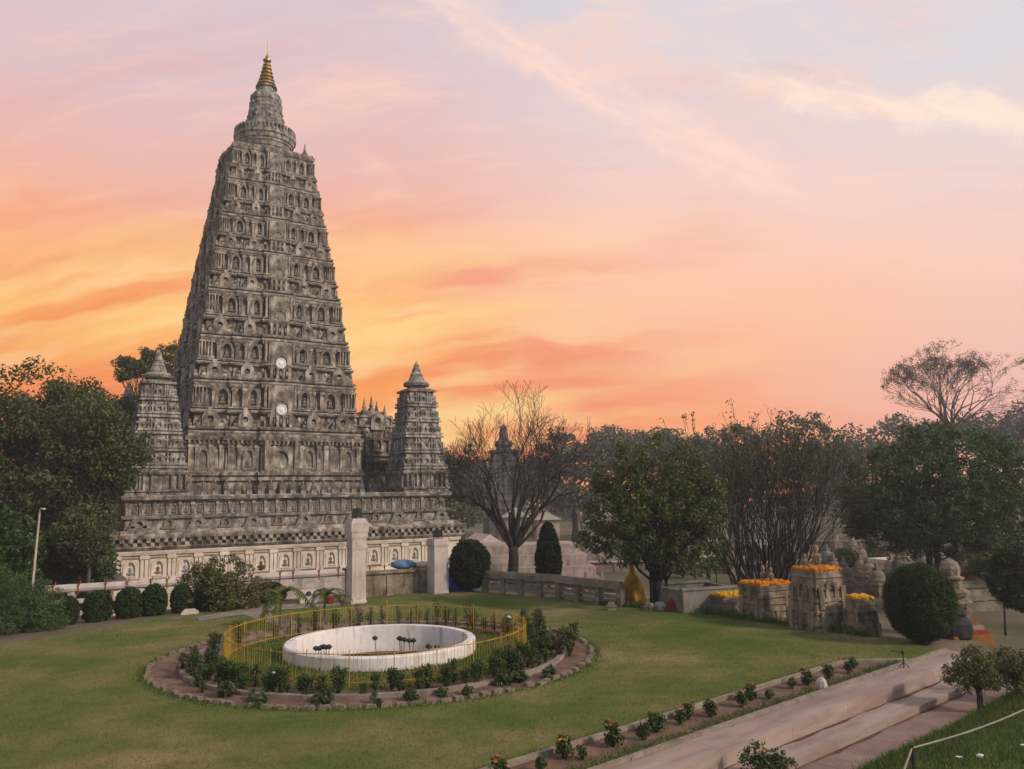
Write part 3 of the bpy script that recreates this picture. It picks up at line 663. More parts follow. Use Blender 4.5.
def porch():
    b = MB(); Z = lambda z: z+ZB; C = (9.6, -1.6)
    P = [(5.25,2.1,.1),(6.9,2.1,.1),(6.9,2.1,.3),(7.1,2.1,.3),(7.1,2.,0),(8.5,2.,0),(8.5,2.,.25),(8.75,2.,.28),(8.75,1.9,0),(9.9,1.9,0),(9.9,1.9,.2),(10.1,1.9,.22),(10.1,1.75,0),(11.1,1.7,0),(11.1,1.7,.2),(11.3,1.65,.2),(11.3,1.5,0),(12.0,1.3,0),(12.0,1.3,.15),(12.2,1.2,.15),(12.2,1.0,0),(12.6,.9,0)]
    stack(b, [(Z(z), h, e) for z, h, e in P], C)
    for fi in range(4):
        b.M = Matrix.Translation((C[0], C[1], 0)) @ ROT[fi]
        holed(b, 0, Z(11.6), 1.3, 1.5, -1.85, .5, .55, .55, .1, arch=False, proud=.25)
        holed(b, 0, Z(9.5), 1.0, 1.2, -2.1, .4, .5, .8, 0, proud=.15)
        for t in (-1.5,-1.1,1.1,1.5): b.box(t-.12, t+.12, -2.2, -1.7, Z(8.76), Z(9.88)); holed(b, t*.9, Z(10.6), .55, .8, -1.82, .3, .2, .25, 0, arch=False, proud=.15)
    b.M = None
    o = b.build('porch_storey', STONE, temple)
    for dx, dy, z in ((-1.5,-1.5,10.2),(1.5,-1.5,10.2),(-1.0,-1.1,11.5),(1.0,-1.1,11.5),(0,-.4,12.4),(-1.5,1.4,10.2),(1.5,1.4,10.2),(-.2,.8,12.4),(.8,.3,12.0)):
        q = MB(); q.lathe([(.34,Z(z)),(.38,Z(z+.25)),(.26,Z(z+.5)),(.12,Z(z+.6)),(.2,Z(z+.7)),(.015,Z(z+1.7))], 12, (C[0]+dx, C[1]+dy)); q.build('pinnacle', STONE, o)
    d = MB(); d.box(C[0]-1.6, C[0]+1.6, C[1]-3.2, C[1]-1.9, Z(7.9), Z(8.1)); d.box(C[0]-1.5, C[0]-1.3, C[1]-3.1, C[1]-2.9, Z(5.3), Z(7.9)); d.box(C[0]+1.3, C[0]+1.5, C[1]-3.1, C[1]-2.9, Z(5.3), Z(7.9))
    d.build('canopy', DARK_STONE, o)
porch()

# ------------------------------------------------------------------ plants: generators
def leaf_mesh(name, mat, centres, radii, per, size, flat=.8, asp=.5, up=.3, hollow=.35):
    """many leaf-sized faces filling clumps"""
    C = np.repeat(np.asarray(centres, float), per, 0); r = np.repeat(np.asarray(radii, float), per)
    n = len(C); d = RNG.normal(size=(n, 3)); d /= np.linalg.norm(d, axis=1, keepdims=True)
    q = hollow + (1-hollow)*RNG.random(n)**.6
    P = C + d*(r*q)[:, None]*np.array([1, 1, flat])
    nr = d*.7 + RNG.normal(size=(n, 3))*.7 + np.array([0, 0, up]); nr /= np.linalg.norm(nr, axis=1, keepdims=True)
    t = np.cross(nr, RNG.normal(size=(n, 3))); t /= np.linalg.norm(t, axis=1, keepdims=True); b = np.cross(nr, t)
    L = (size*(.6+.8*RNG.random(n)))[:, None]; w = L*asp
    V = np.empty((n, 4, 3)); V[:, 0] = P - t*L*.5; V[:, 1] = P + b*w*.5 + nr*L*.06; V[:, 2] = P + t*L*.5; V[:, 3] = P - b*w*.5 + nr*L*.06
    return raw_mesh(name, mat, V.reshape(-1, 3), 4)
def raw_mesh(name, mat, V, k):
    n = len(V)//k; m = bpy.data.meshes.new(name); m.vertices.add(len(V)); m.vertices.foreach_set('co', V.astype('f').ravel())
    m.loops.add(n*k); m.loops.foreach_set('vertex_index', np.arange(n*k, dtype='i'))
    m.polygons.add(n); m.polygons.foreach_set('loop_start', np.arange(0, n*k, k, dtype='i')); m.polygons.foreach_set('loop_total', np.full(n, k, 'i'))
    m.materials.append(mat); m.update(calc_edges=True); m.validate(); return m
def lobes_clumps(lobes, n, rmin, rmax, surf=.55):
    """clump centres spread through ellipsoid lobes (cx,cy,cz,rx,ry,rz), mostly near their skins"""
    w = np.array([l[3]*l[4]+l[4]*l[5]+l[3]*l[5] for l in lobes]); ch = RNG.choice(len(lobes), n, p=w/w.sum())
    A = np.array(lobes)[ch]; d = RNG.normal(size=(n, 3)); d /= np.linalg.norm(d, axis=1, keepdims=True)
    q = np.where(RNG.random(n) < surf, .82+.25*RNG.random(n), RNG.random(n)**.5)
    return A[:, :3] + d*A[:, 3:]*q[:, None], rmin+(rmax-rmin)*RNG.random(n)
def curve(p0, p1, sag, n=5, jit=.0):
    p0, p1 = Vector(p0), Vector(p1); out = []
    for i in range(n+1):
        t = i/n; p = p0.lerp(p1, t); p.z += sag*math.sin(math.pi*t)
        if 0 < i < n and jit: p += Vector((random.uniform(-1,1), random.uniform(-1,1), random.uniform(-.5,.5)))*jit
        out.append(p)
    return out
def leafy_tree(name, label, cat, base, lobes, nclump, cr, per, leaf, lmat, bark=BARK, tr=.35, forks=10, stems=1, group=None, trunk_top=None, asp=.5, surf=.55, flat=.8):
    """lobes are relative to the base"""
    t = empty(name, base, label, cat, group); C, r = lobes_clumps(lobes, nclump, *cr, surf=surf)
    link('crown', leaf_mesh('crown', lmat, C, r, per, leaf, asp=asp, flat=flat), t)
    zl = min(l[2]-l[5] for l in lobes); cz = np.mean([l[2] for l in lobes]); cx = np.mean([l[0] for l in lobes]); cy = np.mean([l[1] for l in lobes])
    tt = trunk_top if trunk_top is not None else zl + .25*(cz-zl)
    b = MB(); idx = RNG.choice(len(C), min(forks*stems, len(C)), replace=False)
    for s in range(stems):
        ox, oy = (random.uniform(-.3,.3)*tr*3, random.uniform(-.3,.3)*tr*3) if stems > 1 else (0, 0)
        top = Vector((cx*.4+ox*2, cy*.4+oy*2, tt)); k = tr/(1 if stems == 1 else 1.6)
        b.tube(curve((ox, oy, -.3), top, 0, 5, tr*.35), [k*1.35, k, k*.92, k*.86, k*.8, k*.75], 8)
        for j in idx[s*forks:(s+1)*forks]:
            e = Vector(C[j]); m = top.lerp(e, .45)
            b.tube(curve(top, e, .12*(e-top).length, 6, .05*(e-top).length), [k*.5, k*.42, k*.34, k*.26, k*.18, k*.1, k*.04], 5)
            for q in range(3):
                f = Vector(C[RNG.integers(len(C))])
                if (f-m).length < (e-top).length*.8: b.tube(curve(m, f, .1, 4, .1), [k*.24, k*.18, k*.12, k*.07, k*.03], 4)
    b.build('trunk', bark, t, True); return t
def bare_branches(b, p, d, L, r, depth, spread, upw, segs=4, ends=None, rmin=.012, kids=(2, 3), droop=0.):
    pts = [Vector(p)]; q = Vector(p); d = Vector(d).normalized()
    for i in range(segs):
        d = (d + Vector((random.gauss(0,1), random.gauss(0,1), random.gauss(0,.7)))*.11 + Vector((0,0,upw*.12 - droop*.1))).normalized()
        q = q + d*L/segs; pts.append(q.copy())
    r1 = max(r*.62, rmin); b.tube(pts, [r+(r1-r)*i/segs for i in range(segs+1)], 6 if r > .08 else 4 if r > .03 else 3)
    if depth <= 0:
        if ends is not None: ends.append(tuple(q))
        return
    for k in range(random.randint(*kids)):
        o = d.orthogonal().normalized(); o.rotate(Matrix.Rotation(random.uniform(0, 2*math.pi), 3, d))
        nd = (d + o*spread*random.uniform(.6, 1.3)).normalized()
        s = pts[-1] if k < 2 else pts[random.randint(segs//2, segs-1)]
        bare_branches(b, s, nd, L*random.uniform(.66, .88), r1*random.uniform(.62, .9), depth-1, spread, upw, segs, ends, rmin, kids, droop)
def ground_at(px, py, Y):                                  # foot of something seen at px standing at depth Y
    p = aty(px, py, Y); return Vector((p.x, Y, tz(p.x, Y)))
def crown_lobes(base, Y, spec):                            # spec: (px, py, half width px, half height px, depth offset m) seen at depth Y
    out = []
    for px, py, w, h, dy in spec:
        p = aty(px, py, Y+dy); k = 1/ppm(Y+dy); out.append((p.x-base.x, p.y-base.y, p.z-base.z, w*k, w*k*.95, h*k))
    return out

# ------------------------------------------------------------------ trees on the left of the temple
def T(name, label, foot, Y, spec, ncl, cr, per, leaf, mat, **k):
    base = ground_at(foot, 560, Y)
    return leafy_tree(name, label, 'tree', base, crown_lobes(base, Y, spec), ncl, cr, per, leaf, mat, **k)
T('broadleaf_tree', 'tallest dark spreading tree at the left edge of the garden', 30, 52, [(20,412,52,46,0),(58,432,44,46,1),(-18,450,55,60,0),(30,480,60,50,-1),(78,470,38,50,0),(5,530,50,45,-1),(-70,440,60,70,2)], 300, (.75,1.35), 190, .25, L_OLIVE, tr=.5, forks=16)
T('broadleaf_tree', 'dark tree growing close against the left corner of the temple', 95, 49, [(92,440,36,42,0),(116,460,26,28,0),(82,480,34,42,1),(86,508,20,26,0),(60,500,34,40,0),(75,535,34,34,1)], 200, (.65,1.15), 170, .23, L_OLIVE, tr=.42, forks=14)
T('broadleaf_tree', 'dark tree rising behind the other trees left of the temple', 95, 68, [(90,412,36,26,0),(60,420,40,30,0),(118,425,24,26,0),(125,455,26,40,0)], 140, (.8,1.4), 160, .28, L_DARK, tr=.4, forks=10)
T('small_tree', 'small grey green tree below the dark trees by the temple corner', 92, 44, [(84,540,20,20,0),(74,528,16,16,0),(94,546,12,16,0)], 120, (.3,.6), 80, .19, L_OLIVE, tr=.12, forks=10, bark=BARK_GREY)
T('small_tree', 'low dark tree behind the lamp pole at the left edge', -8, 42, [(0,545,30,30,0),(-35,530,34,40,0),(20,560,20,22,0)], 120, (.35,.7), 85, .22, L_DARK, tr=.14, forks=8)
T('small_tree', 'low dark tree in the shade over the small pavilion', 58, 46, [(52,566,18,22,0),(92,568,14,18,0),(70,548,26,12,0),(84,554,16,12,0)], 110, (.5,.9), 110, .24, L_DARK, tr=.14, forks=8)
# airy tree seen over the left turret
def airy():
    Y = 96; base = ground_at(150, 520, Y)
    sp = [(124,362,9,4,0),(128,374,10,4,0),(140,368,10,5,0),(150,360,9,6,0),(160,372,12,8,0),(170,352,9,9,0),(174,368,8,10,0),(118,378,6,2.5,0),(146,352,6,3,0)]
    leafy_tree('airy_tree', 'tall airy tree with flat leaf tufts behind the left corner turret', 'tree', base, crown_lobes(base, Y, sp), 130, (.4,.9), 60, .36, L_MID, tr=.35, forks=24, trunk_top=8.5)
airy()

# ------------------------------------------------------------------ trees on the right
T('leafy_tree', 'round green broad leaved tree standing over the saffron draped shrine', 655, 36.6, [(650,470,46,36,0),(622,500,36,40,0),(690,495,34,42,0),(655,520,58,44,-.6),(612,540,28,34,0),(690,545,26,28,0),(640,544,30,22,0),(708,512,22,32,0)], 420, (.25,.55), 66, .17, L_MID, tr=.2, forks=9, stems=6, asp=.42, trunk_top=1.2)
T('leafy_tree', 'dense dark green dome shaped tree at the right with a low forked trunk', 937, 52, [(935,462,64,38,0),(885,490,40,38,0),(990,480,44,44,0),(935,505,74,44,-1),(880,515,34,30,0),(1000,525,44,34,0),(950,530,44,26,0),(905,535,30,20,0)], 620, (.35,.8), 110, .20, L_DARK, tr=.38, forks=14, stems=2)
def hazy(foot, Y, spec, label, mat=L_FAR_HAZED, n=170, name='distant_tree', per=55, leaf=.62, tr=.5, group='hazy trees beyond the stupa garden'):
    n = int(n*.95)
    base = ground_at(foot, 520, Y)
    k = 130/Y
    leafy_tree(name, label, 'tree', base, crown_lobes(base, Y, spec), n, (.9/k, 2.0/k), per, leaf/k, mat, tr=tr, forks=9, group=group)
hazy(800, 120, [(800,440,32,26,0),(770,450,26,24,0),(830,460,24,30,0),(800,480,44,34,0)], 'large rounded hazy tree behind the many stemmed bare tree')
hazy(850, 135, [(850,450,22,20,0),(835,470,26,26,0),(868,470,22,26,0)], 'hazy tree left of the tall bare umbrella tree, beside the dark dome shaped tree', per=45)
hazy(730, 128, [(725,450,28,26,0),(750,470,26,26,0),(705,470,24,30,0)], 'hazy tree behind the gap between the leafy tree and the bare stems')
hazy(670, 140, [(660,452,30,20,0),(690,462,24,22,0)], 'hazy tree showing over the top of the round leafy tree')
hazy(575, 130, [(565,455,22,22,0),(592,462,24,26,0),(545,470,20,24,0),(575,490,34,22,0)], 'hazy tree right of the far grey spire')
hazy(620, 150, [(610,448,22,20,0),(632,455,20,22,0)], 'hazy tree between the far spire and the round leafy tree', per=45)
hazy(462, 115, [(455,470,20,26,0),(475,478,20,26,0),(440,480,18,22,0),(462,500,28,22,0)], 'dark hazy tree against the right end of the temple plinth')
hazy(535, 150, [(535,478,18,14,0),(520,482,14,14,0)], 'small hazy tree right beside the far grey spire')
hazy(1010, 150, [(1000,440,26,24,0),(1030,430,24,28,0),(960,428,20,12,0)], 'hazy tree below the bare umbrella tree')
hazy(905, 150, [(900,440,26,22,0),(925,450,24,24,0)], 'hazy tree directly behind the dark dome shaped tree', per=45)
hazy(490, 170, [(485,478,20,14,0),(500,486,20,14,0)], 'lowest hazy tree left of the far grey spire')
def twig_leaves(name, mat, ends, n, spread, size, parent):
    E_ = np.array(ends); i = RNG.integers(len(E_), size=n)
    link(name, leaf_mesh(name, mat, E_[i]+RNG.normal(size=(n,3))*spread, np.full(n, .05), 1, size), parent)
DARK_BARK = material('dark_damp_bark', [(.3, (.018,.014,.012)), (.55, (.035,.028,.024)), (.8, (.06,.05,.042))], scale=2.5, stretch=(1,1,.3), rough=.95, bump=.5)
def bare_tree():
    random.seed(21)
    base = ground_at(513, 583, 50); Lk = .72; t = empty('bare_tree', base, 'leafless grey tree with wide open branches in front of the far spire', 'tree')
    b = MB(); ends = []
    b.tube(curve((0,0,-.3), (.05,0,2.4), 0, 4, .06), [.50,.38,.33,.31,.28], 10)
    for d, L, r in (((.10,.1,1),3.6,.25),((-.25,-.1,1),3.3,.22),((.75,.1,.8),4.0,.22),((-.85,.1,.8),3.2,.16),((.3,.4,1),3.4,.2),((-.35,.45,1),3.2,.17),((-.75,-.3,.75),3.0,.14),((.45,-.4,.9),3.4,.17),((-.5,.2,.9),3.4,.17),((.95,.3,.6),3.4,.13),((0,-.3,1),3.5,.2)):
        bare_branches(b, (.03,0,2.2), d, L*Lk, r*.85, 6 if random.random() < .55 else 5, .56, .26, 4, ends, .011, (2,3))
    b.build('trunk', DARK_BARK, t, True)
    random.seed(3)
bare_tree()
def stems_tree():
    random.seed(33); Y = 43
    base = ground_at(768, 590, Y); t = empty('many_stemmed_tree', base, 'almost leafless tree of many upright dark stems behind the marigold topped stupas', 'tree')
    b = MB(); ends = []
    for i in range(56):
        a = random.uniform(0, 2*math.pi); q = random.random()**.5
        p = Vector((math.cos(a)*1.2*q, math.sin(a)*.9*q, -.2)); d = Vector((math.cos(a)*.42*q+random.gauss(0,.08), math.sin(a)*.36*q, 1))
        bare_branches(b, p, d, random.uniform(2.5, 3.35), random.uniform(.055,.10), 3 if i % 3 else 4, .27, .40, 5, ends, .011, (2,3))
    b.build('trunk', BARK, t, True)
    ends = [e for e in ends if e[2] > 4.4]
    twig_leaves('leaves', L_OLIVE, ends, 9000, .09, .13, t); random.seed(4)
stems_tree()
def umbrella_tree():
    random.seed(47); Y = 118
    base = ground_at(958, 520, Y); t = empty('umbrella_tree', base, 'tall bare umbrella shaped tree rising above the dark dome tree', 'tree')
    b = MB(); ends = []; zt = aty(955, 428, Y).z - base.z
    b.tube(curve((0,0,-.3), (0,0,zt), 0, 4, .15), [.7,.6,.55,.5,.45], 8)
    for i in range(11):
        a = 2*math.pi*i/11 + random.uniform(-.2,.2); k = random.uniform(.3, 1.3)
        bare_branches(b, (0,0,zt-random.uniform(0,1.2)), (math.cos(a)*k, math.sin(a)*k*.8, 1), random.uniform(3.3,4.0), .22, 5, .5, .08, 4, ends, .022, (2,3))
    b.build('trunk', BARK_GREY, t, True); ky = lambda e: e[2]+.45*math.hypot(e[0], e[1]); zz = sorted(ky(e) for e in ends)[len(ends)//2]
    twig_leaves('leaves', L_DRY, [e for e in ends if ky(e) > zz], 12000, .22, .20, t); random.seed(5)
umbrella_tree()

# ------------------------------------------------------------------ clipped shrubs
def clipped(name, label, px, py, Y, w, h, mat=L_HEDGE, leaf=.07, n=90, per=60, cat='shrub', group=None, lift=.0, taper=0., trunk=False):
    """w, h in px: full width and height, py is the foot"""
    p = aty(px, py, Y); base = Vector((p.x, Y, min(p.z, .02) if lift == 0 else tz(p.x, Y))); k = 1/ppm(Y); W, H = w*k/2, h*k
    t = empty(name, base, label, cat, group); C, r = [], []
    for i in range(n*2):
        d = RNG.normal(size=3); d /= np.linalg.norm(d); s = 1-taper*(d[2]*.5+.5)
        C.append((d[0]*W*.9*s, d[1]*W*.9*s, H*.52+d[2]*H*.45+lift)); r.append(W*.16+.03)
    m = leaf_mesh('foliage', mat, C, r, per, leaf, hollow=.1)
    link('foliage', m, t); b = MB()
    b.ell((0,0,H*.5+lift), (W*.55*(1-taper*.5), W*.55*(1-taper*.5), H*.32), 12, 8, .06, random.randint(0,999))
    for i in range(5):
        a = random.uniform(0, 6.3); b.tube([(0,0,-.05),(math.cos(a)*W*.2,math.sin(a)*W*.2,H*.3+lift)], [.05,.03], 5)
    b.build('stems', BARK, t, True); return t
hs = [(68,629,17,31),(97,628,26,36),(128,625,25,36),(153,622,24,36),(181,617,20,31),(208,613,26,32)]
wh = ['leftmost clipped shrub of the row, half behind the feathery bush','round clipped shrub in front of the pale railing, second of the row','clipped shrub in the row left of the bronze leaved bush, widest one','clipped shrub squeezed between the widest one and the white slab','small clipped shrub just left of the bronze leaved bush','clipped shrub under the bronze leaved bush']
for (px, py, w, h), l in zip(hs, wh):
    clipped('clipped_shrub', l, px, py, 35.2+(px-68)*.022, w, h, L_HEDGE, .08, 150, 75, group='row of clipped shrubs along the left lawn edge')
clipped('clipped_shrub', 'low clipped shrub right of the bronze leaved bush', 270, 606, 41, 30, 22, L_HEDGE, .08, 120, 70)
clipped('round_shrub', 'round dark conifer shrub in front of the blue tarpaulin', 470, 591, 43.4, 40, 49, L_YEW, .10, 200, 90)
clipped('column_shrub', 'narrow upright dark conifer beside the bare tree', 549, 588, 44.6, 32, 64, L_YEW, .10, 220, 80, taper=.55)
clipped('round_shrub', 'large black green ball shaped shrub near the end of the pink steps', 923, 644, 27.4, 64, 76, L_HEDGE, .05, 420, 110)
clipped('round_shrub', 'dark shrub cut off by the right edge of the picture', 1022, 612, 34, 66, 66, L_HEDGE, .10, 90, 70, taper=.4)
def bushy(name, label, px, py, Y, spec, ncl, cr, per, leaf, mat, **k):
    p = aty(px, py, Y); base = Vector((p.x, Y, min(tz(p.x, Y)+.05, .02)))
    return leafy_tree(name, label, 'bush', base, crown_lobes(base, Y, spec), ncl, cr, per, leaf, mat, **k)
bushy('bronze_bush', 'large rounded bush with bronze tipped leaves in front of the temple plinth', 226, 612, 38.6, [(225,580,30,24,0),(205,588,22,20,0),(248,586,20,20,0),(225,596,36,14,0)], 170, (.2,.45), 75, .13, L_BRONZE, tr=.08, forks=10, stems=3)
bushy('feathery_bush', 'light green feathery bush at the left edge of the lawn', 22, 632, 33.5, [(10,605,28,28,0),(38,608,20,24,0),(50,614,15,19,0),(30,618,28,15,0),(-15,600,25,32,0),(22,590,22,18,0)], 230, (.2,.45), 120, .14, L_FINE, tr=.07, forks=8, stems=3, asp=.16)
for px, lab in ((972, 'slender shrub with bare lower stems left of its twin beside the walkway'), (1012, 'slender shrub with bare lower stems at the right edge beside the walkway')):
    Y = {972: 20.6, 1012: 21.6}[px]; sp = [(px,664,20,15,0),(px-8,676,16,13,0),(px+10,672,15,15,0)]
    p = aty(px+10, 715, Y); base = Vector((p.x, Y, bank_z(*touv(p.x, Y))-.02))
    leafy_tree('slender_shrub', lab, 'shrub', base, crown_lobes(base, Y, sp), 120, (.09,.2), 40, .07, L_BRONZE, tr=.05, forks=6, stems=5, bark=BARK, trunk_top=.55)
p = aty(764, 790, 16.0); base = Vector((p.x, 16.0, -.45))
leafy_tree('leafy_shrub', 'pale green shrub in front of the pink steps at the bottom edge', 'shrub', base, crown_lobes(base, 16.0, [(755,757,14,11,0),(774,764,16,11,0),(762,770,18,12,0)]), 60, (.07,.15), 30, .075, L_MID, tr=.035, forks=5, stems=4, trunk_top=.5)
hedge_l = iter(('first low green shrub behind the grey stone tank from the left','low green shrub beyond the walker on the far path','low green shrub behind the white platform left of the bare stems','low green shrub between the slender grey stupa and the brown stupa','low green shrub behind the long cream platform','low green shrub right of the dome tree trunk','low green shrub near the red banded stupa','low green shrub behind the bare stems','low green shrub right of the raised cream block','low green shrub at the far right of the stupa garden'))
for px, py, Y, w, h in ((682,572,75,26,14),(727,556,88,22,14),(716,570,70,30,12),(846,566,72,22,16),(880,560,88,30,12),(962,565,72,26,20),(985,578,56,24,22),(770,560,80,40,12),(925,566,76,22,14),(1006,556,90,40,16)):
    bushy('garden_shrub', next(hedge_l), px, py, Y, [(px,py-h*.5,w*.5,h*.55,0)], 60, (.25,.5), 60, .2, L_MID, tr=.06, forks=5)
# hedge of dark weeds behind the near right stupas
bushy('feathery_bush', 'greyish leafy bush behind the orange banded stupa', 1000, 575, 40, [(995,568,26,16,0),(1015,560,18,18,0)], 90, (.2,.4), 70, .14, L_MID, tr=.05, forks=6)

# ------------------------------------------------------------------ the ring garden
def basin():
    t = empty('fountain_basin', (BC[0], BC[1], 0), 'round white tiled fountain basin holding a little brown water', 'fountain')
    b = MB(); b.lathe([(.01,-.66),(3.07,-.65),(3.07,.36),(3.03,.40),(2.83,.40),(2.81,.38),(2.72,-.56),(.01,-.58)], 72)
    b.build('bowl', WHITE_PAINT_LIGHT, t)
    b = MB(); b.lathe([(2.68,-.555),(2.68,-.48),(.01,-.478)], 48); b.build('water', MUD, t)
    for x, y, h, n in ((-1.95,-.5,.06,3),(-1.6,-.6,.10,3),(-.3,1.2,.08,1),(.55,.9,.06,3),(.9,.7,.04,2),(1.65,.3,-.1,4)):
        q = MB()
        for i in range(n):
            dx, dy = random.uniform(-.16,.16), random.uniform(-.12,.12); hh = h*random.uniform(.85,1.15)
            q.tube([(x+dx*.3,y+dy*.3,-.5),(x+dx,y+dy,.12+hh)], .012, 5)
            q.lathe([(.01,.12+hh-.03),(.055,.12+hh),(.085,.12+hh+.06),(.04,.12+hh+.11),(.01,.12+hh+.13)], 8, (x+dx, y+dy), 4, .25)
        q.build('lotus_nozzle', BLACK, t)
MUD = material('muddy_water', [(.35, (.035,.02,.012)), (.55, (.085,.055,.035)), (.7, (.20,.165,.13))], scale=.9, rough=1., spec=.0)
WHITE_PAINT_LIGHT = material('white_basin_tiles', [(.3, (.60,.53,.50)), (.55, (.74,.69,.66)), (.75, (.80,.76,.74))], scale=.8, rough=.5, bump=.05,
                 extra=(2.0, (.26,.18,.13), .50, .72, .75, (1.6,1.6,.3)))
basin()
def ring_fence():
    t = empty('iron_fence', (RC.x, RC.y, 0), 'low circular yellow iron picket fence round the white basin', 'fence'); r = 4.72
    n = 24; a0, a1 = R(112), R(112+360-16)
    for k in range(n):
        p, b = MB(), MB(); s0 = a0+(a1-a0)*k/n; s1 = a0+(a1-a0)*(k+1)/n
        P = lambda a, z: (r*math.cos(a), r*math.sin(a), z)
        b.tube([P(s0+(s1-s0)*q/3, .87) for q in range(4)], .013, 5); b.tube([P(s0+(s1-s0)*q/3, .14) for q in range(4)], .010, 4)
        for q in range(1, 11):
            a = s0+(s1-s0)*q/11
            if RNG.random() < .88: b.tube([P(a,.05), P(a+random.uniform(-.002,.002), 0.95+random.uniform(-.03,.03))], .0065, 4)
        b.build('picket_panel', YELLOW, t); p.tube([P(s0,-.05), P(s0,.98)], .015, 6); p.build('post', YELLOW, t)
    p = MB(); p.tube([P(a1,-.05), P(a1,1.1)], .022, 6); p.build('post', YELLOW, t)
ring_fence()
# edging stones of the outer rim
EDGE = material('earthy_edging_stone', [(.3, (.13,.095,.07)), (.55, (.22,.17,.13)), (.8, (.33,.27,.22))], scale=3, rough=.95, bump=.4)
sm = []
for k in range(4):
    b = MB(); b.box(-.15,.15,-.08,.08,-.03,.12,.03,.02); b.M = None
    b.v = [(x+random.uniform(-.02,.02), y+random.uniform(-.02,.02), z+random.uniform(-.015,.015)) for x, y, z in b.v]; sm.append(b.mesh('edging_stone', EDGE))
for i in range(118):
    a = 2*math.pi*i/118
    if random.random() < .1: continue
    rr = 6.8+random.uniform(-.06,.06)
    o = link('edging_stone', sm[i % 4], None, (RC.x+rr*math.cos(a), RC.y+rr*math.sin(a), random.uniform(-.06,-.01)), a+math.pi/2+random.uniform(-.2,.2))
    tag(o, 'rough pale edging stone set round the rim of the circular flower bed', 'stone', 'edging stones round the flower bed')
def plant_proto(name, n, w, h, leaf, mat, stems, flower=None, fn=0, asp=.5):
    C, r = [], []
    for i in range(n):
        q = RNG.random()**.5; a = RNG.random()*6.28; z = h*(.25+.75*RNG.random()); f = 1-.45*(z/h)
        C.append((math.cos(a)*w*q*f, math.sin(a)*w*q*f, z)); r.append(.07+.05*RNG.random())
    t = link(name, None); link('leaves', leaf_mesh('leaves', mat, C, r, 14, leaf, asp=asp), t); b = MB()
    for i in range(stems):
        c = C[RNG.integers(len(C))]; b.tube([(c[0]*.15,c[1]*.15,-.04),(c[0]*.7,c[1]*.7,c[2]*.6),(c[0],c[1],c[2]+.05)], [.014,.010,.005], 4)
    b.build('stems', BARK, t)
    if fn:
        for i in range(fn):
            c = C[RNG.integers(len(C))]; q = MB()
            k = .55 if 'bedding' in name else .85; q.lathe([(.01*k,-.03*k),(.05*k,-.01*k),(.06*k,.03*k),(.03*k,.05*k),(.005,.045*k)], 7, (0,0), 7, .2); o = q.build('flower', flower, t)
            o.location = (c[0]*1.05, c[1]*1.05, max(c[2], h*.7)+.08)
    return t
def scatter(proto, pts, label, cat, group, smin=.55, smax=1.15, first=True):
    for i, (x, y, z) in enumerate(pts):
        o = proto if i == 0 else copy_tree(proto); s = random.uniform(smin, smax)
        o.location = (x, y, z); o.rotation_euler.z = random.uniform(0, 6.28); o.scale = (s, s, s*random.uniform(.85, 1.2))
        tag(o, label, cat, group)
def ringpts(n, r0, r1, a0=0, a1=360, z=.0):
    out = []
    for i in range(n):
        a = R(a0+(a1-a0)*(i+random.uniform(.1,.9))/n); r = random.uniform(r0, r1); out.append((RC.x+r*math.cos(a), RC.y+r*math.sin(a), z))
    return out
G = 'plants in the circular flower bed'
scatter(plant_proto('rose_bush', 34, .26, .58, .065, L_DARK, 12), ringpts(38, 5.0, 5.8, 205, 355) + ringpts(10, 4.9, 5.6, -10, 60), 'dark leafy rose bush without flowers in the circular flower bed', 'bush', 'dark rose bushes in the circular bed')
scatter(plant_proto('rose_bush', 24, .24, .50, .065, L_MID, 10), ringpts(26, 5.0, 6.4, 190, 390), 'small mid green rose bush without flowers in the circular flower bed', 'bush', 'mid green rose bushes in the circular bed')
scatter(plant_proto('rose_bush', 40, .30, .80, .065, L_OLIVE, 14), ringpts(9, 5.1, 6.5, -35, 75) + ringpts(5, 5.0, 5.9, 150, 200), 'tall greyish rose bush without flowers in the circular flower bed', 'bush', 'tall greyish bushes in the circular bed')
scatter(plant_proto('rose_bush', 28, .26, .62, .07, L_DARK, 9, PETAL_R, 3), [(RC.x-1.6, RC.y-5.1, 0), (RC.x-3.6, RC.y-4.2, 0), (RC.x+2.6, RC.y-4.9, 0), (RC.x+4.4, RC.y-2.6, 0)], 'rose bush carrying dark red flowers in the circular flower bed', 'bush', 'red flowered rose bushes in the circular bed')
scatter(plant_proto('rose_bush', 30, .24, .70, .10, L_MID, 7, PETAL_W, 2), [(RC.x+4.1, RC.y+3.0, 0), (RC.x-1.9, RC.y-5.2, 0)], 'rose bush carrying white flowers in the circular flower bed', 'bush', 'white flowered rose bushes in the circular bed')
scatter(plant_proto('leafy_plant', 26, .24, .28, .12, L_MID, 4), ringpts(12, 6.05, 6.7, 235, 330), 'low broad leaved plant at the outer kerb of the circular flower bed', 'plant', 'broad leaved plants along the outer kerb')
scatter(plant_proto('thin_plant', 16, .16, .85, .08, L_OLIVE, 5, None, 0, .3), ringpts(24, 4.85, 5.7, 40, 150), 'thin upright plant growing at the far side of the circular fence', 'plant', 'thin plants at the far side of the ring')
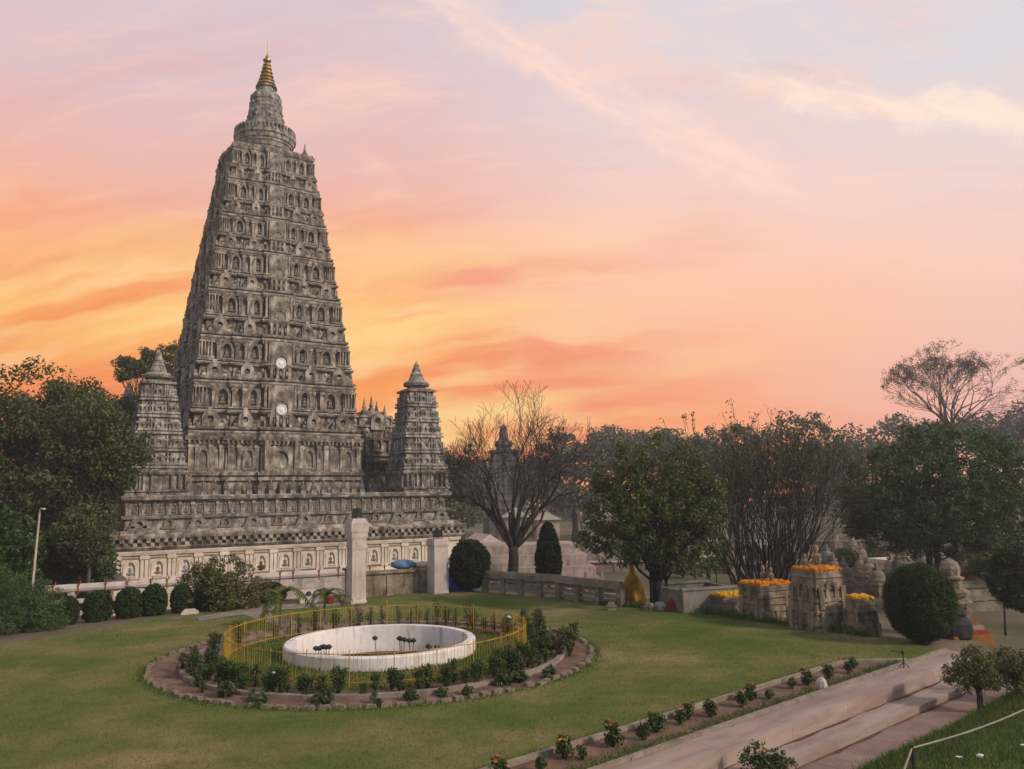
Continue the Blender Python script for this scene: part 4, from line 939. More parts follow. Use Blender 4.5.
# border bed along the kerb
scatter(plant_proto('bedding_plant', 32, .20, .36, .075, L_DARK, 8), [uv(*q, 0) for q in ((-.9,-.62),(1.9,-.55),(2.5,-.7),(4.3,-.62),(5.5,-.6),(6.6,-.55),(7.9,-.7),(9.6,-.6),(10.5,-.5),(11.2,-.72),(-2.6,-.6))], 'dark green bedding plant without flowers in the narrow bed by the pink steps', 'plant', 'flowerless plants in the narrow bed')
scatter(plant_proto('bedding_plant', 28, .18, .32, .075, L_DARK, 6, PETAL_O, 6), [uv(*q, 0) for q in ((.15,-.6),(1.15,-.7),(3.35,-.7),(3.75,-.8),(6.1,-.75),(8.5,-.6),(-1.8,-.7))], 'bedding plant with rusty orange flowers in the narrow bed by the pink steps', 'plant', 'orange flowered plants in the narrow bed')
o = plant_proto('bedding_plant', 30, .2, .40, .09, L_MID, 6, MARIGOLD_Y, 7); o.location = uv(-.05, -.85); tag(o, 'bedding plant with yellow flowers in the narrow bed by the pink steps', 'plant')
# two young palms by the path
def palm(x, y, h, label):
    t = empty('young_palm', (x, y, 0), label, 'palm'); b = MB(); b.tube(curve((0,0,-.1),(.02,0,h*.42),0,3,.02), [.06,.05,.045,.03], 7); b.build('trunk', BARK_GREY, t)
    for k in range(9):
        a = k*2.4; L = random.uniform(.8,1.15)*h*.40; V = []; e = random.uniform(.25,.9)
        pts = []
        for i in range(9):
            q = i/8; pts.append(np.array([math.cos(a)*L*q, math.sin(a)*L*q, h*.42+L*(e*q*1.4-1.25*q*q)]))
        for i in range(1, 9):
            for sgn in (-1, 1):
                s = np.array([-math.sin(a), math.cos(a), 0])*sgn; f = (pts[i]-pts[i-1])*.9; w = .16*h*.5*(1-.5*abs(i/8-.4)); 
                for o in (0, .5):
                    p0 = pts[i-1]*(1-o)+pts[i]*o; tip = p0+s*w+f*.9+np.array([0,0,-.07]); V += [p0, p0+f*.55, tip+f*.1, tip-f*.1]
        m = link('frond', raw_mesh('frond', L_PALM, np.array(V), 4), t)
p = atz(280, 627); palm(p.x, p.y, 3.0, 'taller young palm with drooping fronds left of the white basin')
p = atz(324, 622); palm(p.x, p.y, 2.5, 'shorter young palm with bright upright fronds in front of the white pillar')

# ------------------------------------------------------------------ grass
def blades(name, mat, pts, h, w, label=None):
    n = len(pts); P = np.asarray(pts, float); a = RNG.random(n)*6.28; hh = h*(.5+RNG.random(n)); lean = RNG.normal(size=(n,2))*.45*hh[:, None]
    V = np.empty((n,3,3)); V[:,0] = P; V[:,1] = P; V[:,0,0] -= np.cos(a)*w; V[:,0,1] -= np.sin(a)*w; V[:,1,0] += np.cos(a)*w; V[:,1,1] += np.sin(a)*w
    V[:,2] = P; V[:,2,:2] += lean; V[:,2,2] += hh
    return tag(link(name, raw_mesh(name, mat, V.reshape(-1,3), 3)), kind='stuff')
def lawn_points(n, y1, y0=12.):
    X = RNG.uniform(-32, 16, n*3); Y = y0+(y1-y0)*RNG.random(n*3)**1.3; ok = (lawn_dist(X, Y) == 0)
    rr = np.hypot(X-RC.x, Y-RC.y); ok &= (rr < 2.9+0*rr) & False | (rr > 6.95) | ((rr > 3.05) & (rr < 4.95))
    u = (X-UO.x)*UD.x+(Y-UO.y)*UD.y; v = (X-UO.x)*VD.x+(Y-UO.y)*VD.y; ok &= ~((v > -1.35) & (u < 12.5)) & (v < -.02)
    ok &= np.hypot(X-BC[0], Y-BC[1]) > 3.1
    return np.stack([X[ok][:n], Y[ok][:n], np.zeros(ok.sum())[:n]], 1)
blades('lawn_grass', GRASS, lawn_points(190000, 36.), .034, .007)
E_ = []
for i in range(5200):                                     # longer grass along the rims
    a = random.uniform(0, 6.283); r = random.choice((6.95, 6.95, 4.9, 3.2))+random.gauss(0,.09); E_.append((RC.x*(1) + r*math.cos(a) , RC.y + (.3 if r < 3.5 else 0) + r*math.sin(a), 0))
for i in range(9000):
    a = random.uniform(0, 6.283); r = random.uniform(3.2, 4.95); E_.append((RC.x+r*math.cos(a), RC.y+.3*(4.9-r)/1.8+r*math.sin(a), 0))
for i in range(3600):
    u = random.uniform(-12, 12.5); E_.append(uv(u, -1.36+random.gauss(0,.05))); E_.append(uv(random.uniform(-12, 12.8), -.18+random.gauss(0,.12)))
blades('edge_grass', LUSH, E_, .10, .012)
E_ = []
for i in range(60000):
    u, v = random.uniform(-4, 16), 2.72+9*random.random()**1.6; E_.append(uv(u, v, bank_z(u, v)-.01))
blades('bank_grass', LUSH, E_, .13, .010)
E_ = []
lp = [atz(*q) for q in ((600,605),(700,612.5),(790,626),(870,637))]
for i in range(3000):
    k = random.randint(0, 2); q = lp[k].lerp(lp[k+1], random.random()); E_.append((q.x+random.gauss(0,.12), q.y+random.gauss(.1,.12), 0))
blades('edge_grass', LUSH, E_, .22, .02)

# ------------------------------------------------------------------ pillars, walls, shrines
def foot(px, py):
    z = -1.0
    for _ in range(12):
        p = atz(px, py, min(z, 4.)); z = .5*z+.5*tz(p.x, p.y)
    return Vector((p.x, p.y, tz(p.x, p.y)))
def face_cam(p, turn=0.): return math.atan2(-p.x, p.y) + turn      # local -Y looks at the camera, then turned
def pillar(px, py, w, h, label, flared):
    p = foot(px, py); p.z = 0.; t = empty('gate_pillar', p, label, 'pillar', rz=R(33)); k = 1/ppm(p.y); W, H = w*k/2/1.7, h*k; b = MB()
    if flared:
        square(b, [(-.1,W*1.08),(.12,W*1.08),(.14,W),(H*.63,W*.97),(H*.63,W*1.03),(H*.66,W*1.05),(H*.66,W*.98),(H*.74,W*.98),(H*.78,W*1.12),(H*.84,W*1.15),(H*.84,W*1.22),(H*.95,W*1.24),(H*.95,W*1.15),(H,W*.9)])
        for s in (0, 1, 2, 3):
            b.M = Matrix.Rotation(s*math.pi/2, 4, 'Z'); b.box(-W*.55, W*.55, -W*1.02, -W*.95, H*.06, H*.58); b.box(-W*.4, W*.4, -W*1.035, -W*1.0, H*.67, H*.735)
        b.M = None
    else:
        square(b, [(-.1,W*1.02),(H*.86,W),(H*.86,W*1.06),(H*.89,W*1.1),(H*.97,W*1.1),(H*.97,W*1.0),(H,W*.98)])
        b.M = Matrix.Rotation(0, 4, 'Z'); b.box(-W*.8, W*.8, -W*1.025, -W*.9, H*.10, H*.80); b.M = None
    b.build('shaft', WHITE_PAINT, t)
    f = MB(); f.box(-.30,.30,-.20,-.10,.10,.66); f.box(-.25,.25,-.10,.16,.16,.60,.04,.02); f.box(-.03,.03,-.14,.14,0,.14); f.box(-.33,-.30,-.16,.05,.0,.42); f.box(.30,.33,-.16,.05,.0,.42); f.box(-.33,.33,-.06,.05,-.0,.03)
    o = empty('floodlight', p+Vector((0,0,H)), 'black box floodlight on top of the ' + ('tall flared white pillar' if flared else 'short plain white pillar'), 'floodlight', 'floodlights on the white pillars', R(12), .72)
    f.build('housing', BLACK, o); g = MB(); g.box(-.26,.26,-.212,-.203,.15,.61); g.build('glass', GLASS, o)
GLASS = material('dark_glass', [(.3, (.02,.02,.025)), (.7, (.035,.035,.04))], scale=2, rough=.15)
pillar(356, 604, 25, 81, 'tall white gate pillar with flared moulded head', True)
pillar(438, 594, 26, 52, 'short plain white gate pillar beside the dark round conifer', False)

def stone_tank():
    a = foot(366, 601); a.z = 0; t = empty('stone_enclosure', Vector((-6.2, 43.6, 0)), 'low brown stone enclosure between the two white pillars', 'wall', rz=R(27)); b = MB()
    b.box(-2.2,2.0,-.9,-.55,-1,1.08); b.box(-2.2,-1.85,-.549,2.2,-1,1.075); b.box(1.65,2.0,-.549,2.2,-1,1.075)
    for x in (-2.25,-.75,.75,1.95): b.box(x-.12,x+.14,-.96,-.90,-1,1.0)
    b.build('walls', TAN_STONE, t); c = MB(); c.box(-2.32,2.12,-1.02,-.5,1.085,1.22); c.box(-2.32,-1.78,-.499,2.3,1.085,1.215); c.box(1.58,2.12,-.499,2.3,1.085,1.215); c.build('coping', TAN_STONE, t)
    q = MB(); q.ell((0,0,.22), (.62,.4,.26), 14, 8, .16, 4); o = q.build('bundle', BLUE_PALE, None, True); o.location = (-5.9, 43.5, 1.2); tag(o, 'pale blue sheet bundle lying on the brown stone enclosure', 'bundle')
    q = MB(); q.ell((0,0,.14), (.5,.35,.2), 12, 7, .18, 9); o = q.build('bundle', PALE_CONCRETE, None, True); o.location = (-4.9, 43.9, 1.2); tag(o, 'off white cloth bundle beside the pale blue bundle', 'bundle')
stone_tank()
def tarp():
    p = foot(450, 593); b = MB(); n = 10; rg = random.Random(5); V = []
    for j in range(n+1):
        for i in range(n+1):
            x = -1.1+2.4*i/n; y = -.7+1.6*j/n; z = 1.15*(1-abs(y-.1)/.95)*(1-.55*max(0, (x-.2)/1.1)**1.5)+.05*rg.uniform(-1,1)*(1 if 0 < j < n else .4)
            V.append((x, y, max(z, 0)+.02))
    fs = [(j*(n+1)+i, j*(n+1)+i+1, (j+1)*(n+1)+i+1, (j+1)*(n+1)+i) for j in range(n) for i in range(n)]
    m = len(V); V += [(x, y, z-.02) for x, y, z in V]; fs += [tuple(m+i for i in f[::-1]) for f in fs]; b.add(V, fs)
    o = b.build('tarpaulin', BLUE, None, True); o.location = (p.x, p.y+1.3, -.15); o.rotation_euler.z = R(10); tag(o, 'bright blue tarpaulin tent behind the round conifer shrub', 'tarpaulin')
tarp()
# carved railing behind the lawn
def railing(name, pts, label, h=1.35, step=1.25, mat=BROWN_STONE, rails=3, cat='railing'):
    t = empty(name, (pts[0][0], pts[0][1], pts[0][2]), label, cat); c = MB(); O = Vector(pts[0])
    for k in range(len(pts)-1):
        a, e = Vector(pts[k])-O, Vector(pts[k+1])-O; L = (e-a).length; ang = math.atan2(e.y-a.y, e.x-a.x); n = max(1, round(L/step))
        for i in range(n+(1 if k == len(pts)-2 else 0)):
            q = a.lerp(e, i/n); b = MB(); b.M = Matrix.Translation(q) @ Matrix.Rotation(ang, 4, 'Z'); b.box(-.16,.16,-.15,.15,-.4,h-.18,.015,.015)
            b.lathe([(.09,h*.5-.09),(.09,h*.5+.09)], 8, (0,-.16)); b.build('post', mat, t)
        c.M = Matrix.Translation(a) @ Matrix.Rotation(ang, 4, 'Z'); c.box(-.1,L+.1,-.22,.22,h-.178,h+.02,0,.05); c.box(-.1,L+.1,-.14,.14,h+.022,h+.14,0,.08)
        r = MB(); r.M = c.M
        for j in range(rails): z = .16+j*(h-.3)/rails; r.box(.05,L-.05,-.075,.075,z,z+(h-.3)/rails*.62,0,.03)
        r.build('rails', mat, t)
    c.build('coping', mat, t); return t
a, m_, e = foot(486, 594), foot(560, 600), foot(622, 609)
railing('stone_railing', [(a.x, a.y+.3, -.05), (m_.x, m_.y+.3, -.08), (e.x, e.y+.4, -.05)], 'low carved stone railing behind the lawn between the round conifer and the saffron shrine', 1.0)
# pale round topped railing in front of the plinth on the left, with cloth flags tied to it
def left_rail():
    a, e = aty(44, 588, 41.5), aty(345, 584, 47.5); a.z = aty(48,590,41.5).z; e.z = a.z+.1
    t = empty('pale_railing', (a.x, a.y, a.z), 'long pale round topped railing behind the clipped shrubs and in front of the temple', 'railing'); O = a.copy(); b = MB(); L = (e-a).length
    b.tube([(0,0,0), tuple(e-O)], .22, 10); b.build('top_rail', WHITE_PAINT, t)
    n = 13
    for i in range(n):
        q = (e-O)*(i/(n-1)); p = MB(); p.box(q.x-.14,q.x+.14,q.y-.14,q.y+.14,-2.4,-.16); p.build('post', WHITE_PAINT, t)
    r = MB(); d = (e-O).normalized(); s = Vector((-d.y, d.x, 0))*.06
    for z in (-.75,-1.35,-1.95): r.loft([[tuple(s+Vector((0,0,z))), tuple(-s+Vector((0,0,z))), tuple(-s+Vector((0,0,z+.22))), tuple(s+Vector((0,0,z+.22)))], [tuple(e-O+s+Vector((0,0,z))), tuple(e-O-s+Vector((0,0,z))), tuple(e-O-s+Vector((0,0,z+.22))), tuple(e-O+s+Vector((0,0,z+.22)))]])
    r.build('lower_rails', WHITE_PAINT, t)
    fl = MB(); fl.lathe([(.02,-.34),(.04,-.2),(.04,-.10)], 6, (0,-.2)); fl.lathe([(.04,.19),(.03,.3),(.01,.42)], 6); fl.box(-.035,.035,-.24,.02,-.10,.232); fm = fl.mesh('cloth_tie', ORANGE_RED)
    for i in range(14):
        q = a+(e-a)*((i+.5+random.uniform(-.2,.2))/14); o = link('cloth_tie', fm, None, (q.x, q.y-.01, q.z)); tag(o, 'orange red cloth tied round the top of the pale railing', 'cloth tie', 'cloth ties on the pale railing')
left_rail()
fl = MB(); fl.lathe([(.11,0),(.09,.16),(.03,.2),(.07,.34),(.05,.5),(.01,.62)], 7); fm = fl.mesh('altar_flag', ORANGE_RED)
for i in range(20):
    x, y = tw(PX0+2.2+i*1.15, -PY-1.0); o = link('altar_flag', fm, None, (x, y, -.62)); tag(o, 'small orange red spike standing on the ledge at the foot of the temple', 'offering', 'orange spikes on the ledge at the temple foot')
b = MB(); b.box(PX0-.2, PX1+.5, -PY-1.5, -PY-.45, 0, 1.98); o = b.build('altar_ledge', LIMEWASH, None); o.location = (TX, TY, -2.6); o.rotation_euler.z = TA
tag(o, 'long pale ledge running along the foot of the temple plinth', 'ledge')

def lathe_thing(name, prof, mat, p, label, cat, n=14, group=None, rz=0):
    b = MB(); b.lathe(prof, n); o = b.build(name, mat); o.location = p; o.rotation_euler.z = rz; return tag(o, label, cat, group)
def garland(name, w, d, z, mat, n=150):
    b = MB()
    for i in range(n):
        x, y = random.uniform(-w,w), random.uniform(-d,d); s = random.uniform(.05,.085); b.ell((x, y, z+random.uniform(0,.06)), (s*1.2, s*1.2, s), 6, 4)
    b.box(-w, w, -d, d, z-.03, z+.03); return b
def altar(px, py, wpx, hpx, label, turn, asp=1., taper=.12, mat=TAN_STONE, gar=MARIGOLD, niche=False, top=True, name='stone_altar', glabel=None, dz=0, tiers=5):
    p = foot(px, py); k = 1/ppm(p.y); W, H = wpx*k/2/1.2, hpx*k; t = empty(name, (p.x, p.y+W, p.z-.05+dz), label, 'stone altar', rz=R(turn)); b = MB(); pr = [(-.3, W*1.0)]; z = 0.
    for i in range(tiers):
        f = i/tiers; w = W*(1-taper*f*1.3); h = H/tiers; pr += [(z, w), (z+h*.55, w*.985), (z+h*.55, w*.93), (z+h*.72, w*.93), (z+h*.72, w*1.0), (z+h*.98, w*.99)]; z += h
    pr += [(H, W*(1-taper*1.3))]; square(b, pr, asp=asp)
    for s in range(4):
        b.M = Matrix.Rotation(s*math.pi/2, 4, 'Z'); q = W if s % 2 == 0 else W*asp; l = W*asp if s % 2 == 0 else W
        for x in (-.62, 0., .62): b.box(q*x-.16*q, q*x+.16*q, -l*1.07, -l*.9, -.3, H*.38, .01, .02)
        for x in (-.6, .6): b.box(q*x-.12*q, q*x+.12*q, -l*(1.05-taper*.5), -l*.8, H*.42, H*.80, .01, .05)
        if niche: holed(b, 0, H*.70, W*.62, H*.42, -l*(1-taper*1.0), .25, W*.3, H*.26, 0, proud=.08)
    b.M = None; b.build('body', mat, t); w = W*(1-taper*1.3)
    if top:
        c = MB(); square(c, [(H+.005,w*1.05),(H+.10,w*1.08),(H+.12,w*1.0)], asp=asp); c.build('top_slab', mat, t)
        g = garland('garland', w*1.02, w*asp*1.02, H+.16, gar); o = g.build('garland', gar); o.location = t.location; o.rotation_euler.z = R(turn); tag(o, glabel or ('layer of marigold heads on the ' + label), 'garland')
    return t, H, w
t1, h1, w1 = altar(774, 623, 52, 33, 'broad stone altar with moulded courses in front of the many stemmed tree', 24, .8, .06, glabel='bright marigold layer on the broad altar in front of the many stemmed tree')
altar(736, 615, 44, 15, 'low dark altar left of the broad marigold altar', 24, .7, .02, BROWN_STONE, MARIGOLD_Y, glabel='yellow marigold layer on the low dark altar beside the grey tank', tiers=2)
t2, h2, w2 = altar(829, 633, 56, 56, 'tall tapering stone altar with arched niches and marigold rim', 22, 1., .24, niche=True, glabel='orange marigold rim on the tall tapering altar')
altar(868, 637, 34, 32, 'stepped pale altar between the tall tapering altar and the ball shrub', 20, 1., .3, gar=MARIGOLD_Y, glabel='yellow cloth and marigolds on the stepped pale altar beside the ball shrub')
altar(757, 603, 26, 12, 'small low altar behind the broad marigold altar', 24, .8, .03, gar=MARIGOLD_Y, glabel='yellow marigold layer on the small altar behind the broad one')
st = [(.10,0),(.13,.05),(.08,.1),(.12,.22),(.13,.34),(.06,.42),(.085,.5),(.07,.6),(.01,.66)]
for (t_, h_, dx, dy, sc, l) in ((t1,h1,.25,.0,.9,'small dark stone figure standing among the marigolds on the broad altar'),(t1,h1,.0,.2,1.0,'taller stone stump standing among the marigolds on the broad altar'),(t2,h2,.05,.05,1.3,'tan stone stump rising from the marigold rim of the tall altar'),(t2,h2,-.35,.1,.8,'little stone figure at the left of the tall altar top')):
    o = lathe_thing('stone_figure', [(r*sc, z*sc) for r, z in st], TAN_STONE, t_.location+Vector((dx, dy, h_+.18)), l, 'figure', 10)
def grey_tank():
    p = foot(705, 614); t = empty('stone_tank', (p.x, p.y+1.6, p.z-.1), 'grey open topped stone tank beside the red cloth', 'tank', rz=R(20)); b = MB(); w, d, h = 1.42, 1.3, 1.05
    b.box(-w,w,-d,-d+.18,-.3,h); b.box(-w,w,d-.18,d,-.3,h); b.box(-w,-w+.18,-d+.181,d-.181,-.3,h-.002); b.box(w-.18,w,-d+.181,d-.181,-.3,h-.002); b.box(-w+.1,w-.1,-d+.1,d-.1,-.3,.12)
    b.build('walls', GREY_CONCRETE, t); c = MB(); c.box(-w-.05,w+.05,-d-.05,-d+.24,h+.003,h+.09); c.box(-w-.05,w+.05,d-.24,d+.05,h+.003,h+.09); c.build('rim', GREY_CONCRETE, t)
grey_tank()
def cloth_cone(name, p, w, h, mat, label, seed, prof=None):
    rg = random.Random(seed); b = MB(); n = 28; rings = []
    for f, r in prof or ((0,1.),(.15,.94),(.4,.78),(.62,.52),(.7,.30),(.76,.22),(.82,.24),(.9,.20),(.96,.12),(1.,.03)):
        fo = lambda i: r*w*(1+(.22*math.sin(i*2*math.pi*5/n+seed+2*f)+.14*math.sin(i*2*math.pi*11/n+seed*2-3*f))*(1.05-f)*.9+.04*rg.uniform(-1,1)); q = [fo(i) for i in range(n)]; rings.append([(q[i]*math.cos(2*math.pi*i/n), q[i]*math.sin(2*math.pi*i/n), f*h) for i in range(n)])
    b.loft(rings); o = b.build(name, mat, None, True); o.location = p; return tag(o, label, 'draped shrine')
p = foot(637, 606); cloth_cone('draped_shrine', (p.x, p.y+1.2, p.z+.05), .52, 1.75, SAFFRON, 'saffron yellow cloth draped over a small stupa under the leafy tree', 3)
p = foot(676, 612); cloth_cone('draped_shrine', (p.x, p.y+.1, p.z), .42, .80, RED_CLOTH, 'red cloth draped over a small stone beside the grey tank', 8)
for i, (px, py, l) in enumerate(((612,612,'reddish stone block under the left edge of the leafy tree'),(650,613,'small grey stone block in front of the leafy tree stems'),(661,612,'small pale stone post beside the red cloth'),(596,607,'tan stone block below the end of the stone railing'))):
    p = foot(px, py); b = MB(); square(b, [(-.1,.19),(.2,.18),(.2,.21),(.27,.21),(.27,.16),(.38,.13)]); o = b.build('stone_block', [BROWN_STONE,GREY_CONCRETE,PALE_CONCRETE,TAN_STONE][i]); o.location = (p.x, p.y+.2, p.z); o.rotation_euler.z = i; tag(o, l, 'stone block')

# votive stupas beyond the lawn
def stupa(px, py, wpx, hpx, label, mat, turn=20, band=None, group='votive stupas in the garden', shift=0.):
    p = foot(px, py); k = 1/ppm(p.y); W, H = wpx*k/2/1.2, hpx*k; t = empty('votive_stupa', (p.x, p.y+W, p.z-.05), label, 'stupa', group, R(turn)); b = MB()
    square(b, [(-.3,W),(H*.10,W),(H*.10,W*.9),(H*.16,W*.9),(H*.16,W*.96),(H*.22,W*.96),(H*.22,W*.8),(H*.34,W*.8),(H*.34,W*.88),(H*.40,W*.9),(H*.40,W*.72),(H*.44,W*.72)]); b.build('base', mat, t)
    d = MB(); d.lathe([(W*.66,H*.44),(W*.68,H*.5),(W*.60,H*.5),(W*.62,H*.60),(W*.52,H*.70),(W*.32,H*.765),(W*.2,H*.77)], 20); d.build('dome', mat, t, True)
    f = MB(); square(f, [(H*.765,W*.2),(H*.80,W*.2),(H*.80,W*.26),(H*.835,W*.26)]); f.lathe([(W*.16,H*.836),(W*.14,H*.9),(W*.05,H*1.0)], 10); f.build('finial', mat, t)
    if band:
        q = MB(); q.lathe([(W*.70,H*.46),(W*.73,H*.5),(W*.68,H*.56),(W*.63,H*.56)], 20); o = q.build('cloth_band', band, t)
    return t
for a in ((852,604,34,46,'brown stupa standing behind the yellow topped stepped altar',BROWN_STONE,15),(884,598,30,34,'squat brown stupa between the altar and the ball shrub',BROWN_STONE,25),(905,592,26,40,'dark stupa with a pointed cap behind the ball shrub',DARK_STONE,10),
          (832,578,22,34,'slender grey stupa left of the brown stupa',GREY_CONCRETE,30),(866,570,20,26,'small brown stupa in front of the long white slab',BROWN_STONE,5),(946,590,30,40,'tan stupa just right of the ball shrub',TAN_STONE,22)):
    stupa(*a)
stupa(974, 612, 58, 68, 'large brown stupa with a red cloth band right of the ball shrub', BROWN_STONE, 18, RED_CLOTH)
for i, (px, py, w, h) in enumerate(((838,552,14,22),(856,556,16,22),(690,545,13,16),(703,547,12,15),(717,543,12,15),(728,548,13,17),(790,556,14,20),(808,560,15,22),(748,552,13,16),(880,552,13,18),(902,556,14,20),(985,566,16,24),(960,560,14,20),(655,560,14,20))):
    stupa(px, py, w, h, 'small distant stupa far off among the others in the garden beyond the lawn', (BROWN_STONE, DARK_STONE, TAN_STONE, GREY_CONCRETE)[i % 4] if False else BROWN_STONE, 20, None, 'small distant stupas')
OCHRE_CLOTH = material('ochre_cloth', [(.3, (.13,.055,.012)), (.6, (.23,.10,.02)), (.8, (.31,.15,.035))], scale=3, rough=.9, bump=.4)
for i in range(30):
    px = random.uniform(640, 1015); py = random.choice((546, 549, 553, 558, 563, 568, 574)) + random.uniform(-1, 1); h = (py-525)*random.uniform(.5, .85)
    stupa(px, py, h*.62, h, 'small distant stupa far off among the others in the garden beyond the lawn', BROWN_STONE, random.choice((15, 20, 25)), None, 'small distant stupas')
SOOT = material('soot_black_stone', [(.3, (.018,.016,.016)), (.7, (.045,.04,.038))], scale=3, rough=.9, bump=.5)
for px, py, w, h, m in ((840,592,28,38,0),(874,589,26,32,1),(897,584,24,30,0),(1002,600,34,40,2),(1014,588,30,38,0),(953,603,28,34,1),(846,578,22,30,2),(812,584,24,34,0),(797,574,20,26,1),(930,582,24,32,2),(986,584,26,34,1),(865,581,20,26,0),(780,578,20,24,2),(910,578,22,28,0)):
    stupa(px, py, w, h, 'weathered brown stupa among the close packed stupas between the altars and the dome tree', (BROWN_STONE, BROWN_STONE, BROWN_STONE)[m], random.choice((14, 20, 28)), None, 'close packed brown stupas')
def near_stupa():
    p = foot(973, 641); t = empty('layered_stupa', (p.x-.1, p.y+.9, p.z), 'pale stupa of swollen stone layers on steps with orange and red cloth bands', 'stupa', rz=R(15)); b = MB(); H = 2.5
    b.lathe([(.50,.55),(.52,.85),(.42,.88),(.42,.98),(.58,1.02),(.62,1.16),(.52,1.24),(.40,1.26),(.40,1.34),(.52,1.38),(.55,1.52),(.44,1.6),(.34,1.62),(.34,1.9),(.42,1.94),(.42,2.0),(.30,2.05),(.33,2.3),(.26,2.5),(.1,2.62),(.02,2.66)], 28, (0,0), 8, .04); b.build('tower', TAN_STONE, t)
    zs = [(.82,.0,.14),(.73,.14,.28),(.64,.28,.42),(.56,.42,.55)]; ms = [OCHRE_CLOTH, RED_CLOTH, BROWN_STONE, OCHRE_CLOTH]
    for i, (w, z0, z1) in enumerate(zs):
        q = MB(); q.box(-w,w,-w,w,z0-(.3 if i == 0 else -.002),z1,.03,.03); o = q.build('step', ms[i], t); o['label'] = ('ochre', 'red', 'brown stone', 'ochre')[i] + ' covered step'
near_stupa()
p = foot(962, 640); b = MB(); b.ell((0,0,.42), (.62,.5,.55), 12, 8, .14, 12); b.ell((.1,.0,.95), (.32,.3,.25), 10, 6, .12, 6); o = b.build('boulder', SOOT); o.location = (p.x-.05, p.y+.3, -.25); tag(o, 'dark lumpy boulder at the end of the pink steps', 'boulder')

# far walls, slabs and buildings
def bar(name, px0, px1, py, h, depth, mat, label, cat='wall', cap=None, dz=0.):
    a, e = foot(px0, py), foot(px1, py); e = Vector((e.x, e.y, a.z)); c = (a+e)/2; L = (e-a).length; t = empty(name, (c.x, c.y, a.z+dz), label, cat, rz=math.atan2(e.y-a.y, e.x-a.x)); b = MB(); b.box(-L/2,L/2,0,depth,-.4,h)
    n = max(2, int(L/2.4))
    for i in range(n+1): x = -L/2+.15+(L-.3)*i/n; b.box(x-.12,x+.12,-.07,0.02,-.4,h-.002)
    b.build('wall_body', mat, t); c = MB(); c.box(-L/2-.08,L/2+.08,-.12,depth+.12,h+.003,h+.13); c.build('coping', cap or mat, t); return t
bar('low_wall', 815, 905, 551, 1.15, .4, BROWN_STONE, 'long low brown wall with pink coping seen under the left half of the dark dome tree', cap=PINK_MARBLE)
bar('low_wall', 955, 1060, 552, 1.15, .4, BROWN_STONE, 'long low brown wall with pink coping at the right under the dark dome tree', cap=PINK_MARBLE)
bar('low_wall', 645, 760, 570, .5, .5, GREY_CONCRETE, 'low grey wall running behind the grey stone tank', cap=PALE_CONCRETE)
bar('low_wall', 662, 716, 562, 1.0, .5, LIMEWASH, 'cream wall beyond the path where the walker passes', cap=WHITE_PAINT)
bar('low_wall', 560, 645, 572, .9, .5, PINK_MARBLE, 'pinkish low wall behind the stone railing', cap=WHITE_PAINT)
def block(name, px, py, w, d, h, mat, label, cat, turn=10):
    p = foot(px, py); t = empty(name, p, label, cat, rz=R(turn)); b = MB(); b.box(-w/2,w/2,0,d,-.3,h*.7,.04,.04); b.build('base', mat, t); q = MB(); q.box(-w/2-.1,w/2+.1,-.1,d+.1,h*.7+.003,h); q.build('top_slab', mat, t)
for a in ((800,571,5.2,3.,.75,WHITE_MARBLE,'white stone platform behind the bare stems','platform'),(833,570,3.6,3.,.8,WHITE_MARBLE,'white stone platform right behind the slender grey stupa','platform',4),(880,569,7.5,4.,.7,LIMEWASH,'long cream platform behind the brown stupas','platform',8),(908,573,3.6,3.,1.2,LIMEWASH,'raised cream block left of the dome tree trunk','platform',14),
          (727,563,4.,3.,.6,WHITE_MARBLE,'white platform left of the bare stems','platform',6),(947,572,4.,3.,1.4,LIMEWASH,'pale stone block right of the dome tree trunk','platform',12),(740,545,9.,3.,.6,PALE_CONCRETE,'pale slab far behind the bare stems','platform',0)): block('stone_platform', *a)
PINK_PLASTER = material('stained_pink_plaster', [(.3, (.26,.19,.16)), (.55, (.38,.30,.265)), (.8, (.50,.43,.39))], scale=.9, rough=.9, bump=.3, extra=(1.4, (.14,.10,.085), .48, .68, .7, (1.4,1.4,.3)))
def gable(name, px, py, Y, w, d, h, roof, mat, rmat, label, turn=0, cat='hut'):
    p = aty(px, py, Y); p.z = tz(p.x, Y); t = empty(name, p, label, cat, rz=R(turn)); b = MB(); b.box(-w/2,w/2,0,d,-.3,h); 
    holed(b, 0, h*.42, w*.3, h*.8, 0, .4, w*.2, h*.7, 0, proud=.06, horseshoe=False); b.build('walls', mat, t)
    q = MB(); o = .35; V = [(-w/2-o,-o,h),(w/2+o,-o,h),(w/2+o,d+o,h),(-w/2-o,d+o,h),(0,-o,h+roof),(0,d+o,h+roof)]; q.add(V, [(0,1,4),(1,2,5,4),(2,3,5),(3,0,4,5),(3,2,1,0)]); q.build('roof', rmat, t)
gable('white_hut', 489, 540, 74, 2.6, 4, 3.2, 1.0, PINK_PLASTER, WHITE_PAINT, 'white gabled shelter behind the left boughs of the bare tree', 18)
gable('white_hut', 529, 540, 70, 2.4, 3, 2.6, .9, PINK_PLASTER, WHITE_PAINT, 'white gabled shelter right behind the bare tree trunk', 8)
gable('white_hut', 548, 520, 112, 3.2, 4, 4.2, 1.0, PINK_PLASTER, PALE_CONCRETE, 'far pale hut seen through the right boughs of the bare tree', 5)
gable('white_hut', 515, 520, 105, 3.0, 4, 4.8, 1.2, PINK_PLASTER, PALE_CONCRETE, 'far pale hut directly below the far grey spire', 0)
gable('white_hut', 602, 520, 96, 3.4, 4, 4.4, 1.6, PINK_PLASTER, PALE_CONCRETE, 'far pale hut at the left edge of the round leafy tree', -5)
